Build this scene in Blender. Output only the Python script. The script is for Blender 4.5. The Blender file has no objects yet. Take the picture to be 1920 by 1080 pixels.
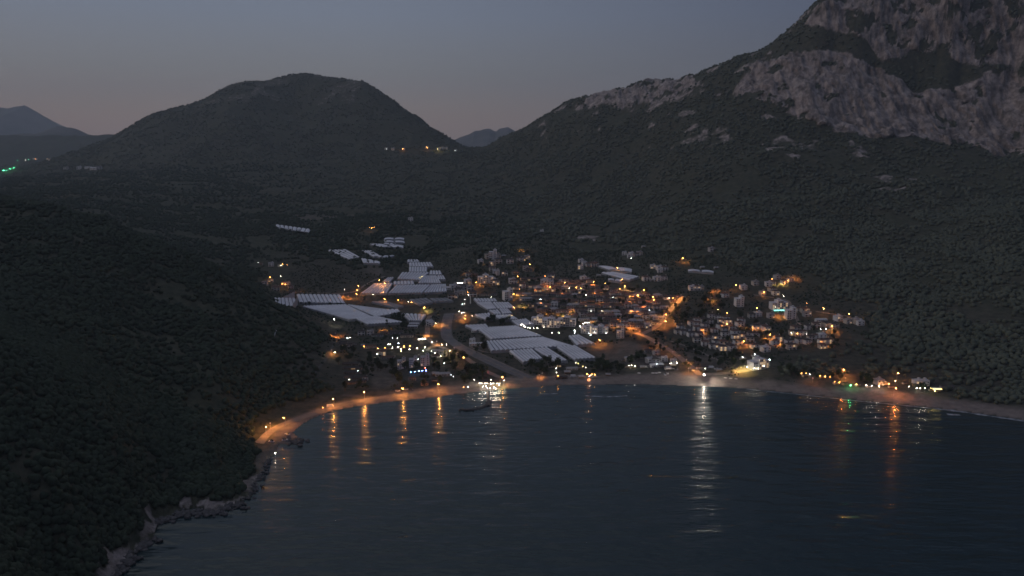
import bpy, bmesh, math, random
import numpy as np
from mathutils import Vector, Matrix
random.seed(7); rng = np.random.default_rng(11)
S = bpy.context.scene
COL = S.collection
# ------------------------------------------------------------------ camera, sky, sun, exposure
H = 220.0; PITCH = math.radians(10.35); F = 1478.0
cam_d = bpy.data.cameras.new('camera'); cam_d.sensor_width = 36.0; cam_d.lens = 36.0*F/1920
cam_d.clip_start = 1.0; cam_d.clip_end = 60000
cam = bpy.data.objects.new('camera', cam_d); COL.objects.link(cam)
cam.location = (0, 0, H); cam.rotation_euler = (math.pi/2-PITCH, 0, 0)
S.camera = cam
S.view_settings.view_transform = 'Standard'; S.view_settings.look = 'None'
S.view_settings.exposure = 0.0; S.view_settings.gamma = 1.0
S.render.engine = 'CYCLES'
cy = S.cycles
cy.use_denoising = True
try: cy.denoiser = 'OPENIMAGEDENOISE'; cy.denoising_input_passes = 'RGB_ALBEDO_NORMAL'; cy.denoising_prefilter = 'ACCURATE'
except Exception: pass
cy.max_bounces = 4; cy.diffuse_bounces = 2; cy.glossy_bounces = 2; cy.transmission_bounces = 2; cy.volume_bounces = 0
cy.sample_clamp_indirect = 4.0; cy.sample_clamp_direct = 70.0; cy.use_light_tree = True; cy.caustics_reflective = False; cy.caustics_refractive = False
cy.filter_width = 1.6
SUN_AZ = math.radians(-38)          # the afterglow: ahead and to the left, behind the hills
W = bpy.data.worlds.new('World'); S.world = W; W.use_nodes = True
nt = W.node_tree; N = nt.nodes; L = nt.links
bg = N['Background']
tc = N.new('ShaderNodeTexCoord'); sep = N.new('ShaderNodeSeparateXYZ'); L.new(tc.outputs['Generated'], sep.inputs[0])
ramp = N.new('ShaderNodeValToRGB'); cr = ramp.color_ramp
L.new(sep.outputs['Z'], ramp.inputs[0])
stops = [(0.0, (.262,.200,.180)), (.035, (.238,.198,.182)), (.085, (.184,.193,.214)), (.15, (.164,.194,.262)), (.26, (.136,.162,.236)), (.48, (.165,.20,.245)), (.66, (.68,.69,.69)), (1.0, (.84,.85,.85))]
cr.elements[0].position = 0; cr.elements[0].color = (*stops[0][1], 1)
cr.elements[1].position = 1; cr.elements[1].color = (*stops[-1][1], 1)
for p, c in stops[1:-1]:
    e = cr.elements.new(p); e.color = (*c, 1)
dt = N.new('ShaderNodeVectorMath'); dt.operation = 'DOT_PRODUCT'
dt.inputs[1].default_value = (math.sin(SUN_AZ), math.cos(SUN_AZ), 0); L.new(tc.outputs['Generated'], dt.inputs[0])
mr = N.new('ShaderNodeMapRange'); mr.inputs['From Min'].default_value = 0.2; mr.inputs['From Max'].default_value = 1.0
mr.inputs['To Min'].default_value = 0.42; mr.inputs['To Max'].default_value = 1.0
L.new(dt.outputs['Value'], mr.inputs['Value'])
tint = N.new('ShaderNodeValToRGB'); tint.color_ramp.elements[0].position = .35; tint.color_ramp.elements[1].position = .88
tint.color_ramp.elements[0].color = (.23, .26, .38, 1); tint.color_ramp.elements[1].color = (1, 1, 1, 1)
L.new(dt.outputs['Value'], tint.inputs[0])
mul = N.new('ShaderNodeMix'); mul.data_type = 'RGBA'; mul.blend_type = 'MULTIPLY'; mul.inputs[0].default_value = 1
L.new(ramp.outputs[0], mul.inputs[6]); L.new(tint.outputs[0], mul.inputs[7])
sky = N.new('ShaderNodeTexSky'); sky.sky_type = 'NISHITA'; sky.sun_disc = False
sky.sun_elevation = math.radians(-2.0); sky.sun_rotation = SUN_AZ
add = N.new('ShaderNodeMix'); add.data_type = 'RGBA'; add.blend_type = 'ADD'; add.inputs[0].default_value = 0.06
L.new(mul.outputs[2], add.inputs[6]); L.new(sky.outputs[0], add.inputs[7])
L.new(add.outputs[2], bg.inputs[0]); bg.inputs[1].default_value = 1.0
sd = bpy.data.lights.new('afterglow', 'SUN'); sd.energy = 0.55; sd.angle = math.radians(35); sd.color = (1, .82, .74)
so = bpy.data.objects.new('afterglow', sd); COL.objects.link(so)
so.rotation_euler = Vector((-math.sin(math.radians(-108))*math.cos(.26), -math.cos(math.radians(-108))*math.cos(.26), -math.sin(.26))).to_track_quat('-Z', 'Y').to_euler()

# ------------------------------------------------------------------ helpers
def ray(u, v):
    a = (u-960)/F; b = (540-v)/F
    return a, math.cos(PITCH)+b*math.sin(PITCH), -math.sin(PITCH)+b*math.cos(PITCH)
def tag(o, label=None, cat=None, group=None, kind=None):
    if label: o['label'] = label
    if cat: o['category'] = cat
    if group: o['group'] = group
    if kind: o['kind'] = kind
    return o
def link(o, parent=None):
    COL.objects.link(o)
    if parent: o.parent = parent
    return o
def mesh(name, V, Fc, mats, smooth=False, mi=None):
    me = bpy.data.meshes.new(name); me.from_pydata([tuple(p) for p in V], [], Fc)
    for m in (mats if isinstance(mats, (list, tuple)) else [mats]): me.materials.append(m)
    if mi is not None: me.polygons.foreach_set('material_index', mi)
    if smooth: me.polygons.foreach_set('use_smooth', [True]*len(me.polygons))
    me.update(); return me
def quadmesh(name, V, Q, mat, smooth=True, n=4):
    V = np.asarray(V, np.float32); Q = np.asarray(Q, np.int32)
    me = bpy.data.meshes.new(name)
    me.vertices.add(len(V)); me.vertices.foreach_set('co', V.ravel())
    me.loops.add(Q.size); me.loops.foreach_set('vertex_index', Q.ravel())
    me.polygons.add(len(Q)); me.polygons.foreach_set('loop_start', np.arange(0, Q.size, n, dtype=np.int32))
    me.polygons.foreach_set('loop_total', np.full(len(Q), n, np.int32))
    me.polygons.foreach_set('use_smooth', np.full(len(Q), smooth))
    me.update(calc_edges=True); me.materials.append(mat); return me
def lattice(ix, iy, seed):
    h = (ix.astype(np.int64)*374761393 + iy.astype(np.int64)*668265263 + seed*974634541) & 0xffffffff
    h = ((h ^ (h >> 13))*1274126177) & 0xffffffff
    return ((h ^ (h >> 16)) & 0xffff)/65535.0
def vnoise(x, y, seed=0):
    ix = np.floor(x); iy = np.floor(y); fx = x-ix; fy = y-iy
    fx = fx*fx*fx*(fx*(fx*6-15)+10); fy = fy*fy*fy*(fy*(fy*6-15)+10)
    a = lattice(ix, iy, seed); b = lattice(ix+1, iy, seed); c = lattice(ix, iy+1, seed); d = lattice(ix+1, iy+1, seed)
    return (a*(1-fx)+b*fx)*(1-fy)+(c*(1-fx)+d*fx)*fy
def fbm(x, y, octv=4, seed=0, ridged=False):
    s = 0; amp = .5; tot = 0
    for o in range(octv):
        n = vnoise(x, y, seed+o*17)
        n = 1-abs(2*n-1) if ridged else n
        s = s+amp*n; tot += amp; amp *= .5; x = x*2.03+13.7; y = y*2.03-7.1
    return s/tot
def sstep(a, b, x):
    t = np.clip((x-a)/(b-a), 0, 1); return t*t*(3-2*t)
def inpoly(px, py, poly):
    r = np.zeros(px.shape, bool); n = len(poly); j = n-1
    for i in range(n):
        xi, yi = poly[i]; xj, yj = poly[j]
        if yi != yj:
            r ^= ((yi > py) != (yj > py)) & (px < (xj-xi)*(py-yi)/(yj-yi)+xi)
        j = i
    return r
def polydist(px, py, line):
    d = np.full(px.shape, 1e9)
    for (x0, y0), (x1, y1) in zip(line[:-1], line[1:]):
        dx, dy = x1-x0, y1-y0; t = np.clip(((px-x0)*dx+(py-y0)*dy)/(dx*dx+dy*dy+1e-9), 0, 1)
        d = np.minimum(d, np.hypot(px-x0-t*dx, py-y0-t*dy))
    return d

# ------------------------------------------------------------------ materials
def mat(name, base, rough=.85, var=0.0, scale=.2, bump=0.0, spec=.25, c2=None, coords='Object', metallic=0):
    m = bpy.data.materials.new(name); m.use_nodes = True
    t = m.node_tree; p = t.nodes['Principled BSDF']
    p.inputs['Roughness'].default_value = rough; p.inputs['Specular IOR Level'].default_value = spec; p.inputs['Metallic'].default_value = metallic
    g = t.nodes.new('ShaderNodeTexCoord'); n = t.nodes.new('ShaderNodeTexNoise'); n.inputs['Scale'].default_value = scale; n.inputs['Detail'].default_value = 5
    t.links.new(g.outputs[coords], n.inputs['Vector'])
    r = t.nodes.new('ShaderNodeValToRGB'); r.color_ramp.elements[0].position = .32; r.color_ramp.elements[1].position = .68
    lo = c2 if c2 else tuple(c*(1-var) for c in base); hi = base if c2 else tuple(min(1, c*(1+var)) for c in base)
    r.color_ramp.elements[0].color = (*lo, 1); r.color_ramp.elements[1].color = (*hi, 1)
    t.links.new(n.outputs['Fac'], r.inputs[0]); t.links.new(r.outputs[0], p.inputs['Base Color'])
    if bump:
        b = t.nodes.new('ShaderNodeBump'); b.inputs['Strength'].default_value = bump; b.inputs['Distance'].default_value = .5
        t.links.new(n.outputs['Fac'], b.inputs['Height']); t.links.new(b.outputs[0], p.inputs['Normal'])
    return m
def emit(name, col, st):
    m = bpy.data.materials.new(name); m.use_nodes = True
    p = m.node_tree.nodes['Principled BSDF']; p.inputs['Base Color'].default_value = (.8,.8,.8,1)
    p.inputs['Emission Color'].default_value = (*col, 1); p.inputs['Emission Strength'].default_value = st
    return m

# ------------------------------------------------------------------ terrain: control points (pixel, distance ahead) -> heights
def slope_of(u, v):
    a, y, z = ray(u, v); return a/y, z/y
sky_mid = [(120,290),(165,275),(200,262),(225,250),(260,228),(280,217),(320,205),(360,195),(400,175),(430,158),(470,153),(520,150),(545,141),(575,138),(600,142),(640,148),(680,152),(700,165),(720,180),(740,192),(760,207),(790,226),(820,245),(850,262),(880,280)]
sky_right = [(935,262),(960,248),(985,235),(1010,222),(1040,208),(1060,195),(1090,186),(1120,178),(1160,171),(1200,163),(1240,152),(1280,146),(1310,139),(1340,128),(1380,110),(1420,98),(1440,90),(1460,75),(1480,60),(1500,42),(1520,25),(1540,5),(1560,-10),(1650,-70),(1800,-130),(1950,-170),(2150,-190),(2350,-200)]
def rdep(u): return float(np.interp(u, [900,935,1060,1310,1440,1560,1800,2400], [3000,2950,2700,2300,2130,2050,1980,1900]))
CP = []
for u, v in sky_mid:
    d = float(np.interp(u, [120,200,570,760,880], [3300,3400,3900,3500,3100])); CP.append((u, v, d)); CP.append((u, v+14, d*1.08)); CP.append((u, v+60, d*1.35))
for u, v in sky_right:
    d = rdep(u); CP.append((u, v, d)); CP.append((u, v+22, d*1.09)); CP.append((u, v+120, d*1.35))
CP += [  # left ridge and the slope towards the camera
 (-350,330,800),(-350,480,620),(-350,700,400),(-350,1000,250),(-200,340,850),(-100,355,880),(0,372,900),(100,388,915),(200,412,920),(300,455,910),(400,500,905),(480,546,912),(550,579,925),(600,602,930),(620,612,930),(642,640,880),
 (0,372+20,1010),(100,410,1020),(200,436,1030),(300,478,1020),(400,520,1005),(480,550,1000),(545,578,985),
 (0,500,700),(200,550,720),(300,620,700),(0,700,435),(200,800,450),(100,900,385),(200,1000,398),(400,700,620),(400,850,505),(500,750,640),(600,700,722),(600,650,805),(0,1080,292),(300,900,472),(0,1250,232),(-350,1300,200),(-350,1600,185),
 (100,1080,356),(320,930,462),(440,870,515),(480,820,570),(420,880,505),
 # valley behind it
 (-300,345,1900),(0,362,1800),(200,370,1800),(300,400,1700),(-200,310,4300),(0,322,4000),(170,318,3000),(60,300,4200),(0,290,4900),(100,292,4900),(500,425,1600),(548,430,1600),(600,425,1620),(520,530,1190),(500,500,1300),(600,500,1280),(700,480,1330),(700,440,1500),(740,450,1480),(450,350,2300),(600,350,2350),(300,340,2300),(600,300,2900),(400,300,2800),(200,300,3000),(550,220,3420),(550,180,3680),(450,220,3300),(680,200,3450),(350,245,3250),(760,283,3000),(850,288,2900),(760,330,2450),(760,400,1800),(900,300,2700),
 (890,284,2950),(912,282,2960),(895,300,3400),(905,318,4200),(925,300,3500),(900,330,5200),(1010,300,4600),(820,300,4300),
 (900,480,1290),(950,470,1330),(900,520,1180),
 # valley floor
 (560,563,1075),(640,550,1120),(700,540,1135),(800,500,1265),(830,530,1150),(640,580,1020),(720,600,968),(800,600,962),(700,640,862),(700,690,755),(760,650,840),(650,690,755),(830,660,818),(900,700,737),(900,640,860),(900,600,955),(960,560,1060),(1000,600,948),(1000,650,838),(1050,540,1108),(1050,690,752),(1100,580,985),(1100,640,853),(1120,670,795),(1180,640,850),(1200,690,750),(1250,600,928),(1280,560,1010),(1250,640,845),(1300,690,745),(1300,650,820),(1400,690,742),(1350,640,838),
 # right slopes
 (1000,300,2500),(1000,400,1900),(1000,450,1500),(1100,500,1225),(1200,500,1215),(1200,450,1430),(1200,400,1700),(1200,300,2100),(1200,210,2330),(1330,510,1150),(1400,500,1160),(1400,400,1420),(1400,300,1720),(1400,215,1930),(1350,560,1010),(1400,600,930),(1500,620,870),(1500,560,1010),(1450,520,1110),(1450,650,808),(1550,600,900),(1560,650,800),
 (1500,100,2010),(1560,110,1985),(1640,135,1945),(1700,170,1900),(1480,205,1895),(1560,242,1810),(1640,264,1765),(1700,264,1760),(1800,267,1740),(1900,282,1700),(1640,60,1990),(1760,100,1930),(1720,140,1920),(1800,150,1890),(1900,140,1880),(2100,150,1850),(2100,280,1650),
 (1600,350,1500),(1600,450,1255),(1600,550,1005),(1600,620,862),(1600,690,738),(1800,696,725),(1900,708,705),(2050,715,690),(1900,600,840),(1900,500,1010),(1900,400,1260),(1900,310,1560),(1750,350,1480),(1750,450,1220),(1750,550,980),(1750,640,815),(2150,600,800),(2150,400,1200),(2300,700,650),
]
CP += [(u, v-4, H/-(ray(u, v)[2])*ray(u, v)[1]) for u, v in [(150,1180),(215,1080),(240,1048),(285,1010),(300,975),(345,957),(402,963),(440,946),(472,930),(492,890),(515,850)]]
cp = np.array(CP, float)
ct = np.empty(len(cp)); cs = np.empty(len(cp))
for i, (u, v, d) in enumerate(CP): ct[i], cs[i] = slope_of(u, v)
cl = np.log(cp[:, 2])
KX, KY = 1.0, .55
P = np.stack([ct*KX, cl*KY], 1)
D = np.hypot(P[:, None, 0]-P[None, :, 0], P[:, None, 1]-P[None, :, 1])
n = len(P); A = np.zeros((n+3, n+3)); A[:n, :n] = -D+np.eye(n)*1e-4; A[:n, n] = 1; A[:n, n+1:] = P; A[n, :n] = 1; A[n+1:, :n] = P.T
wts = np.linalg.solve(A, np.concatenate([cs, np.zeros(3)]))
def rbf(t, l):
    out = np.empty(t.shape); tt = t.ravel()*KX; ll = l.ravel()*KY; o = out.ravel()
    for k in range(0, tt.size, 40000):
        a = tt[k:k+40000]; b = ll[k:k+40000]
        d = np.hypot(a[:, None]-P[None, :, 0], b[:, None]-P[None, :, 1])
        o[k:k+40000] = -d@wts[:n]+wts[n]+a*wts[n+1]+b*wts[n+2]
    return o.reshape(t.shape)
# shoreline in the picture -> points on z=0
shore_px = [(150,1180),(215,1080),(240,1048),(285,1010),(300,975),(345,957),(372,950),(402,963),(440,946),(472,930),(478,905),(492,890),(500,862),(515,850),(524,832),(560,832),(566,826),(548,812),(565,795),(590,782),(620,770),(660,763),(700,757),(760,750),(820,744),(870,737),(905,733),(935,730),(965,728),(1000,725),(1060,721),(1110,722),(1160,720),(1220,721),(1320,724),(1400,728),(1450,733),(1500,738),(1555,744),(1620,751),(1685,757),(1750,764),(1817,772),(1870,780),(1920,787),(2050,812),(2300,860)]
def ground0(u, v):
    a, y, z = ray(u, v); k = -H/z; return a*k, y*k
shore = [ground0(u, v) for u, v in shore_px]
sea_poly = [(-160, 60), (-190, 200)]+shore[0:]+[(3500, 300), (3500, -2000), (-160, -2000)]
NT, NR = 1050, 720
tcol = np.linspace(-.90, .90, NT)
yk = np.array([178, 700, 1150, 1650, 2100, 3000, 5600.]); rk = np.array([0, 190, 330, 430, 575, 645, NR-1.])
yrow = np.exp(np.interp(np.arange(NR), rk, np.log(yk)))
TT, YY = np.meshgrid(tcol, yrow)
XX = TT*YY
sl = rbf(TT, np.log(YY))
ZB = H+YY*sl
# per-vertex picture position (used to lay rock, soil and sand where they are)
zs = sl; cp_, sp_ = math.cos(PITCH), math.sin(PITCH)
bb = (zs*cp_+sp_)/(cp_-zs*sp_); yy_ = cp_+bb*sp_
VV = 540-bb*F; UU = 960+F*TT*yy_
ds = polydist(XX, YY, shore); sea = inpoly(XX, YY, sea_poly)
left = 1-sstep(-.34, -.26, TT)
amp = sstep(25, 160, ZB)*sstep(20, 120, ds)
rough = (fbm(XX/260, YY/260, 5, 3, True)-.55)*34*amp*sstep(300, 1500, YY)+(fbm(XX/60, YY/60, 3, 9)-.5)*9*sstep(10, 60, ZB)
def soften(m, k=2):
    for _ in range(k):
        p = np.pad(m, 1, mode='edge'); m = (p[:-2, 1:-1]+p[2:, 1:-1]+p[1:-1, :-2]+p[1:-1, 2:]+p[1:-1, 1:-1]*2)/6
    return m
def region(poly, soft=14, seed=0): return soften(region_(poly, soft, seed)*1.0, 3)
def region_(poly, soft=14, seed=0):
    jx = UU+(fbm(XX/40, YY/40, 3, seed)-.5)*2*soft; jy = VV+(fbm(XX/40, YY/40, 3, seed+50)-.5)*2*soft
    return inpoly(jx, jy, poly)
far_r = (YY > 1380) & (TT > 0)
rock_polys = [[(1455,108),(1500,97),(1570,103),(1640,128),(1680,150),(1715,185),(1730,215),(1740,262),(1640,266),(1590,255),(1545,236),(1500,218),(1478,170)],
 [(1395,128),(1440,98),(1472,140),(1495,212),(1470,205),(1440,190),(1380,178)],
 [(1700,185),(1760,165),(1800,155),(1850,142),(1920,140),(2300,130),(2300,285),(1880,284),(1800,268),(1722,266)],
 [(1500,42),(1560,-12),(1650,-80),(2300,-260),(2300,118),(1880,122),(1800,112),(1760,82),(1700,108),(1655,122),(1622,66),(1560,58)],
 [(1040,214),(1100,184),(1200,160),(1310,136),(1330,160),(1290,182),(1200,202),(1130,204)]]
scree_polys = [[(1588,268),(1640,296),(1630,308),(1598,296)],[(1418,264),(1460,272),(1502,296),(1488,303),(1430,286)],[(1494,255),(1510,282),(1498,284)],[(1195,216),(1250,222),(1245,228),(1195,222)],[(1600,345),(1690,335),(1740,350),(1680,360),(1620,352)],[(1060,440),(1120,444),(1140,455),(1070,450)],[(1090,250),(1140,255),(1135,262),(1090,258)]]
rock = np.zeros(XX.shape)
for k, p in enumerate(rock_polys): rock = np.maximum(rock, region(p, 9, 30+k)*1.0)
veg = fbm(XX/26, (YY+ZB*1.4)/40, 5, 77)
solid = np.maximum(region(rock_polys[0], 9, 30), region(rock_polys[2], 9, 32)*.6)
mixr = rock*sstep(.36, .54, 1-veg+.02+.16*solid)*far_r
hi = np.maximum(mixr, rock*far_r*.35)
for k, p in enumerate(scree_polys): mixr = np.maximum(mixr, region(p, 12, 90+k)*.5*sstep(.35,.65,fbm(XX/25, (YY+ZB)/25, 4, 66))*(TT > 0)*(YY > 1000))
mid = (TT < .1) & (YY > 2500)
mixr = np.maximum(mixr, mid*sstep(.52, .66, fbm(XX/90, YY/90, 5, 41))*.30*sstep(230, 420, ZB))
mixr = np.maximum(mixr, (TT > 0)*(YY > 1500)*sstep(.60, .72, fbm(XX/50, (YY+ZB)/70, 5, 43))*.5*sstep(150, 260, ZB))
rough = rough + hi*(fbm(XX/34+ZB/60, YY/34, 4, 21, True)-.6)*22 + rock*far_r*(fbm(XX/90, YY/300, 3, 25, True)-.55)*22
rough *= 1-.75*np.exp(-((YY-3900)/500)**2)*(TT < .05)
rough = rough+left*sstep(2, 14, ds)*(1-sstep(30, 80, ds))*(fbm(XX/13, YY/13, 4, 70, True)-.6)*4*(YY < 760)
YD = YY-np.clip(hi, 0, 1)*sstep(.2, .6, rock)*far_r*((fbm(XX/17, ZB/48, 4, 22, True)-.55)*26+(fbm(XX/70, ZB/120, 2, 24)-.5)*30)
Z = ZB+rough
# coast profile
bw = 10*left+45*(1-left)
wcoast = sstep(0, 1, ds/bw)
zin = np.maximum(Z, 1.0)
prof = np.minimum(zin, .25+ds*(.35*left+.06*(1-left)))
Z = np.where(sea, -.12*np.minimum(ds, 160)-.02, zin*wcoast+prof*(1-wcoast))
# surface kinds: R rock, G sand or bare soil, B valley floor (fields, gardens)
sand = np.where(~sea, 1-sstep(16, 34, ds+(fbm(XX/30, YY/30, 3, 5)-.5)*24), 0)*sstep(-.20, -.15, TT)
sand = np.maximum(sand, np.where(~sea & (TT < -.14), 1-sstep(9, 17, ds+(fbm(XX/16, YY/16, 3, 15)-.5)*12), 0)*sstep(-.38, -.29, TT+(fbm(XX/20, YY/20, 3, 16)-.5)*.05))
soil_polys = [[(905,668),(960,682),(1010,712),(950,718),(985,690)],[(1090,652),(1170,640),(1215,650),(1260,690),(1180,690),(1120,672)],[(1205,632),(1290,650),(1400,690),(1320,690),(1270,660)],[(880,622),(935,640),(930,662),(880,650)],[(545,405),(660,402),(665,408),(550,412)],[(690,500),(720,498),(715,515),(680,512)],[(690,690),(748,688),(755,730),(700,738)],[(840,590),(885,590),(880,600),(838,598)],[(1000,495),(1100,505),(1120,530),(1010,520)],[(855,440),(940,430),(915,470),(850,490)],[(820,395),(920,385),(900,410),(830,420)]]
soil = np.zeros(XX.shape)
for k, p in enumerate(soil_polys): soil = np.maximum(soil, region(p, 6, 120+k)*(.42 if k < 8 else .16)*(.35+.9*fbm(XX/14, YY/14, 3, 60)))
cliff = np.where(~sea & (TT < -.26), (1-sstep(4, 11, ds+(fbm(XX/18, YY/18, 3, 6)-.5)*16)), 0)*sstep(.3,.5,fbm(XX/7, YY/7, 3, 68))
for k, p in enumerate([[(385,925),(405,890),(428,880),(440,905),(470,880),(500,840),(520,845),(470,935),(400,962)],[(215,1010),(300,990),(290,1040),(215,1080),(150,1100)],[(500,790),(540,790),(545,830),(500,860),(490,830)]]): cliff = np.maximum(cliff, region(p, 9, 150+k)*(YY < 720)*.5*sstep(.35,.6,fbm(XX/9, YY/9, 4, 64)))
for k, p in enumerate([[(215,818),(330,800),(325,806),(215,828)],[(380,800),(400,770),(412,766),(400,800),(385,812)],[(440,730),(470,722),(480,727),(445,737)],[(70,862),(125,848),(120,856),(75,870)]]): cliff = np.maximum(cliff, region(p, 3, 170+k)*(YY < 900)*.25)
floor_ = sstep(34, 16, Z) if False else 1-sstep(14, 42, Z+(fbm(XX/80, YY/80, 3, 8)-.5)*16)
floor_ = floor_*(TT > -.32)*(1-left)
COLR = np.stack([np.maximum(mixr, cliff*.5*(1-sand)), np.maximum(sand, soil), floor_, np.ones(XX.shape)], -1)
def height(x, y):
    t = x/y; c = np.clip(np.interp(t, tcol, np.arange(NT)), 0, NT-1.001); r = np.clip(np.interp(np.log(y), np.log(yrow), np.arange(NR)), 0, NR-1.001)
    c0 = int(c); r0 = int(r); fc = c-c0; fr = r-r0
    return float((Z[r0, c0]*(1-fc)+Z[r0, c0+1]*fc)*(1-fr)+(Z[r0+1, c0]*(1-fc)+Z[r0+1, c0+1]*fc)*fr)
def at(u, v, lift=0.0, ymin=0):
    """where the sight line through a photograph pixel meets the ground (or a height `lift` above it)"""
    a, y, z = ray(u, v); t = a/y; s = z/y
    c = float(np.clip(np.interp(t, tcol, np.arange(NT)), 0, NT-1.001)); c0 = int(c); fc = c-c0
    prof = np.maximum(Z[:, c0]*(1-fc)+Z[:, c0+1]*fc, 0)+lift
    los = H+yrow*s
    k = np.nonzero((prof >= los) & (yrow >= ymin))[0]
    if len(k) == 0: return None
    k = k[0]
    if k == 0: Y = yrow[0]
    else:
        d0 = los[k-1]-prof[k-1]; d1 = los[k]-prof[k]; w = d0/(d0-d1) if d0 > d1 else 1; Y = yrow[k-1]+w*(yrow[k]-yrow[k-1])
    return Vector((t*Y, Y, height(t*Y, Y)))

def terrain_mat():
    m = bpy.data.materials.new('ground_cover'); m.use_nodes = True; t = m.node_tree; Nn = t.nodes; Lk = t.links
    p = Nn['Principled BSDF']; p.inputs['Roughness'].default_value = .95; p.inputs['Specular IOR Level'].default_value = .1
    vc = Nn.new('ShaderNodeVertexColor'); vc.layer_name = 'cover'; sp = Nn.new('ShaderNodeSeparateColor'); Lk.new(vc.outputs[0], sp.inputs[0])
    geo = Nn.new('ShaderNodeNewGeometry')
    def noise(sc, det=6, ro=.6):
        q = Nn.new('ShaderNodeTexNoise'); q.inputs['Scale'].default_value = sc; q.inputs['Detail'].default_value = det; q.inputs['Roughness'].default_value = ro
        Lk.new(geo.outputs['Position'], q.inputs['Vector']); return q
    def ramp_(src, c0, c1, a=.35, b=.65):
        q = Nn.new('ShaderNodeValToRGB'); q.color_ramp.elements[0].position = a; q.color_ramp.elements[1].position = b
        q.color_ramp.elements[0].color = (*c0, 1); q.color_ramp.elements[1].color = (*c1, 1); Lk.new(src, q.inputs[0]); return q
    def mix(f, a, b):
        q = Nn.new('ShaderNodeMix'); q.data_type = 'RGBA'
        Lk.new(f, q.inputs[0]); Lk.new(a, q.inputs[6]); Lk.new(b, q.inputs[7]); return q.outputs[2]
    nb = noise(.018); nf = noise(.12, 8, .7); nr = noise(.045, 10, .72)
    scrub = mix(nb.outputs['Fac'], ramp_(nf.outputs['Fac'], (.022,.034,.021), (.062,.074,.044)).outputs[0], ramp_(nf.outputs['Fac'], (.038,.038,.028), (.105,.088,.064)).outputs[0])
    fields = mix(nb.outputs['Fac'], ramp_(nf.outputs['Fac'], (.022,.028,.020), (.070,.066,.048)).outputs[0], ramp_(nf.outputs['Fac'], (.035,.036,.028), (.105,.09,.072)).outputs[0])
    soil_ = ramp_(nf.outputs['Fac'], (.13,.108,.096), (.23,.19,.168)).outputs[0]
    rock_ = ramp_(nr.outputs['Fac'], (.155,.135,.125), (.46,.395,.36), .36, .58).outputs[0]
    c = mix(sp.outputs[2], scrub, fields); c = mix(sp.outputs[1], c, soil_); mp = Nn.new('ShaderNodeMapping'); mp.inputs['Scale'].default_value = (.11, .05, .016); Lk.new(geo.outputs['Position'], mp.inputs['Vector'])
    st = Nn.new('ShaderNodeTexNoise'); st.inputs['Scale'].default_value = 1.0; st.inputs['Detail'].default_value = 7; st.inputs['Roughness'].default_value = .68; Lk.new(mp.outputs[0], st.inputs['Vector'])
    strk = ramp_(st.outputs['Fac'], (.42,.42,.42), (1,1,1), .40, .58)
    mu = Nn.new('ShaderNodeMix'); mu.data_type = 'RGBA'; mu.blend_type = 'MULTIPLY'; mu.inputs[0].default_value = .8; Lk.new(rock_, mu.inputs[6]); Lk.new(strk.outputs[0], mu.inputs[7]); rock_ = mu.outputs[2]
    ne = noise(.07, 8, .75)
    e1 = Nn.new('ShaderNodeMath'); e1.operation = 'SUBTRACT'; Lk.new(ne.outputs['Fac'], e1.inputs[0]); e1.inputs[1].default_value = .5
    e2 = Nn.new('ShaderNodeMath'); e2.operation = 'MULTIPLY_ADD'; Lk.new(e1.outputs[0], e2.inputs[0]); e2.inputs[1].default_value = 1.5; Lk.new(sp.outputs[0], e2.inputs[2])
    er = Nn.new('ShaderNodeMapRange'); er.inputs['From Min'].default_value = .28; er.inputs['From Max'].default_value = .5; Lk.new(e2.outputs[0], er.inputs['Value'])
    c = mix(er.outputs['Result'], c, rock_)
    Lk.new(c, p.inputs['Base Color'])
    b = Nn.new('ShaderNodeBump'); b.inputs['Strength'].default_value = 1.0; b.inputs['Distance'].default_value = 9.0
    mm = Nn.new('ShaderNodeMath'); mm.operation = 'MULTIPLY'; Lk.new(nr.outputs['Fac'], mm.inputs[0]); Lk.new(sp.outputs[0], mm.inputs[1])
    ma = Nn.new('ShaderNodeMath'); ma.operation = 'MULTIPLY_ADD'; Lk.new(nf.outputs['Fac'], ma.inputs[0]); ma.inputs[1].default_value = .10; Lk.new(mm.outputs[0], ma.inputs[2])
    Lk.new(ma.outputs[0], b.inputs['Height']); Lk.new(b.outputs[0], p.inputs['Normal'])
    return m
M_TER = terrain_mat()
idx = np.arange(NT*NR).reshape(NR, NT)
quads = np.stack([idx[:-1, :-1], idx[:-1, 1:], idx[1:, 1:], idx[1:, :-1]], -1).reshape(-1, 4)
qT = TT[:-1, :-1].ravel(); qY = YY[:-1, :-1].ravel(); qZ = Z[:-1, :-1].ravel(); qd = ds[:-1, :-1].ravel(); qs = sea[:-1, :-1].ravel(); qS = sand[:-1, :-1].ravel()
keep = ~(qs & (qd > 60))
cls = np.zeros(len(quads), int)                                   # 0 ground
cls[(qT > -.04) & ((qZ > 62) | (qT > .46)) & (qT > -.04+0*(qY))] = 1   # right mountain
cls[(qT < -.02) & (qY > 1700) & (qZ > 62)] = 2                    # hill across the valley
cls[(qT < -.19) & (qY < 1060) & ((qZ > 12) | (qT < -.33))] = 3    # near hillside
cls[(qS > .5) & (qT > -.36)] = 4                                  # beach
XYZ = np.stack([XX*YD/YY, YD, Z], -1).reshape(-1, 3); CC = COLR.reshape(-1, 4)
for k, nm in enumerate(['ground', 'mountain', 'hill', 'hillside', 'beach']):
    q = quads[keep & (cls == k)]
    used, inv = np.unique(q, return_inverse=True)
    me = quadmesh(nm, XYZ[used], inv.reshape(-1, 4), M_TER)
    at_ = me.color_attributes.new('cover', 'FLOAT_COLOR', 'POINT'); at_.data.foreach_set('color', CC[used].astype(np.float32).ravel())
    tag(link(bpy.data.objects.new(nm, me)), kind='structure')

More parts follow.
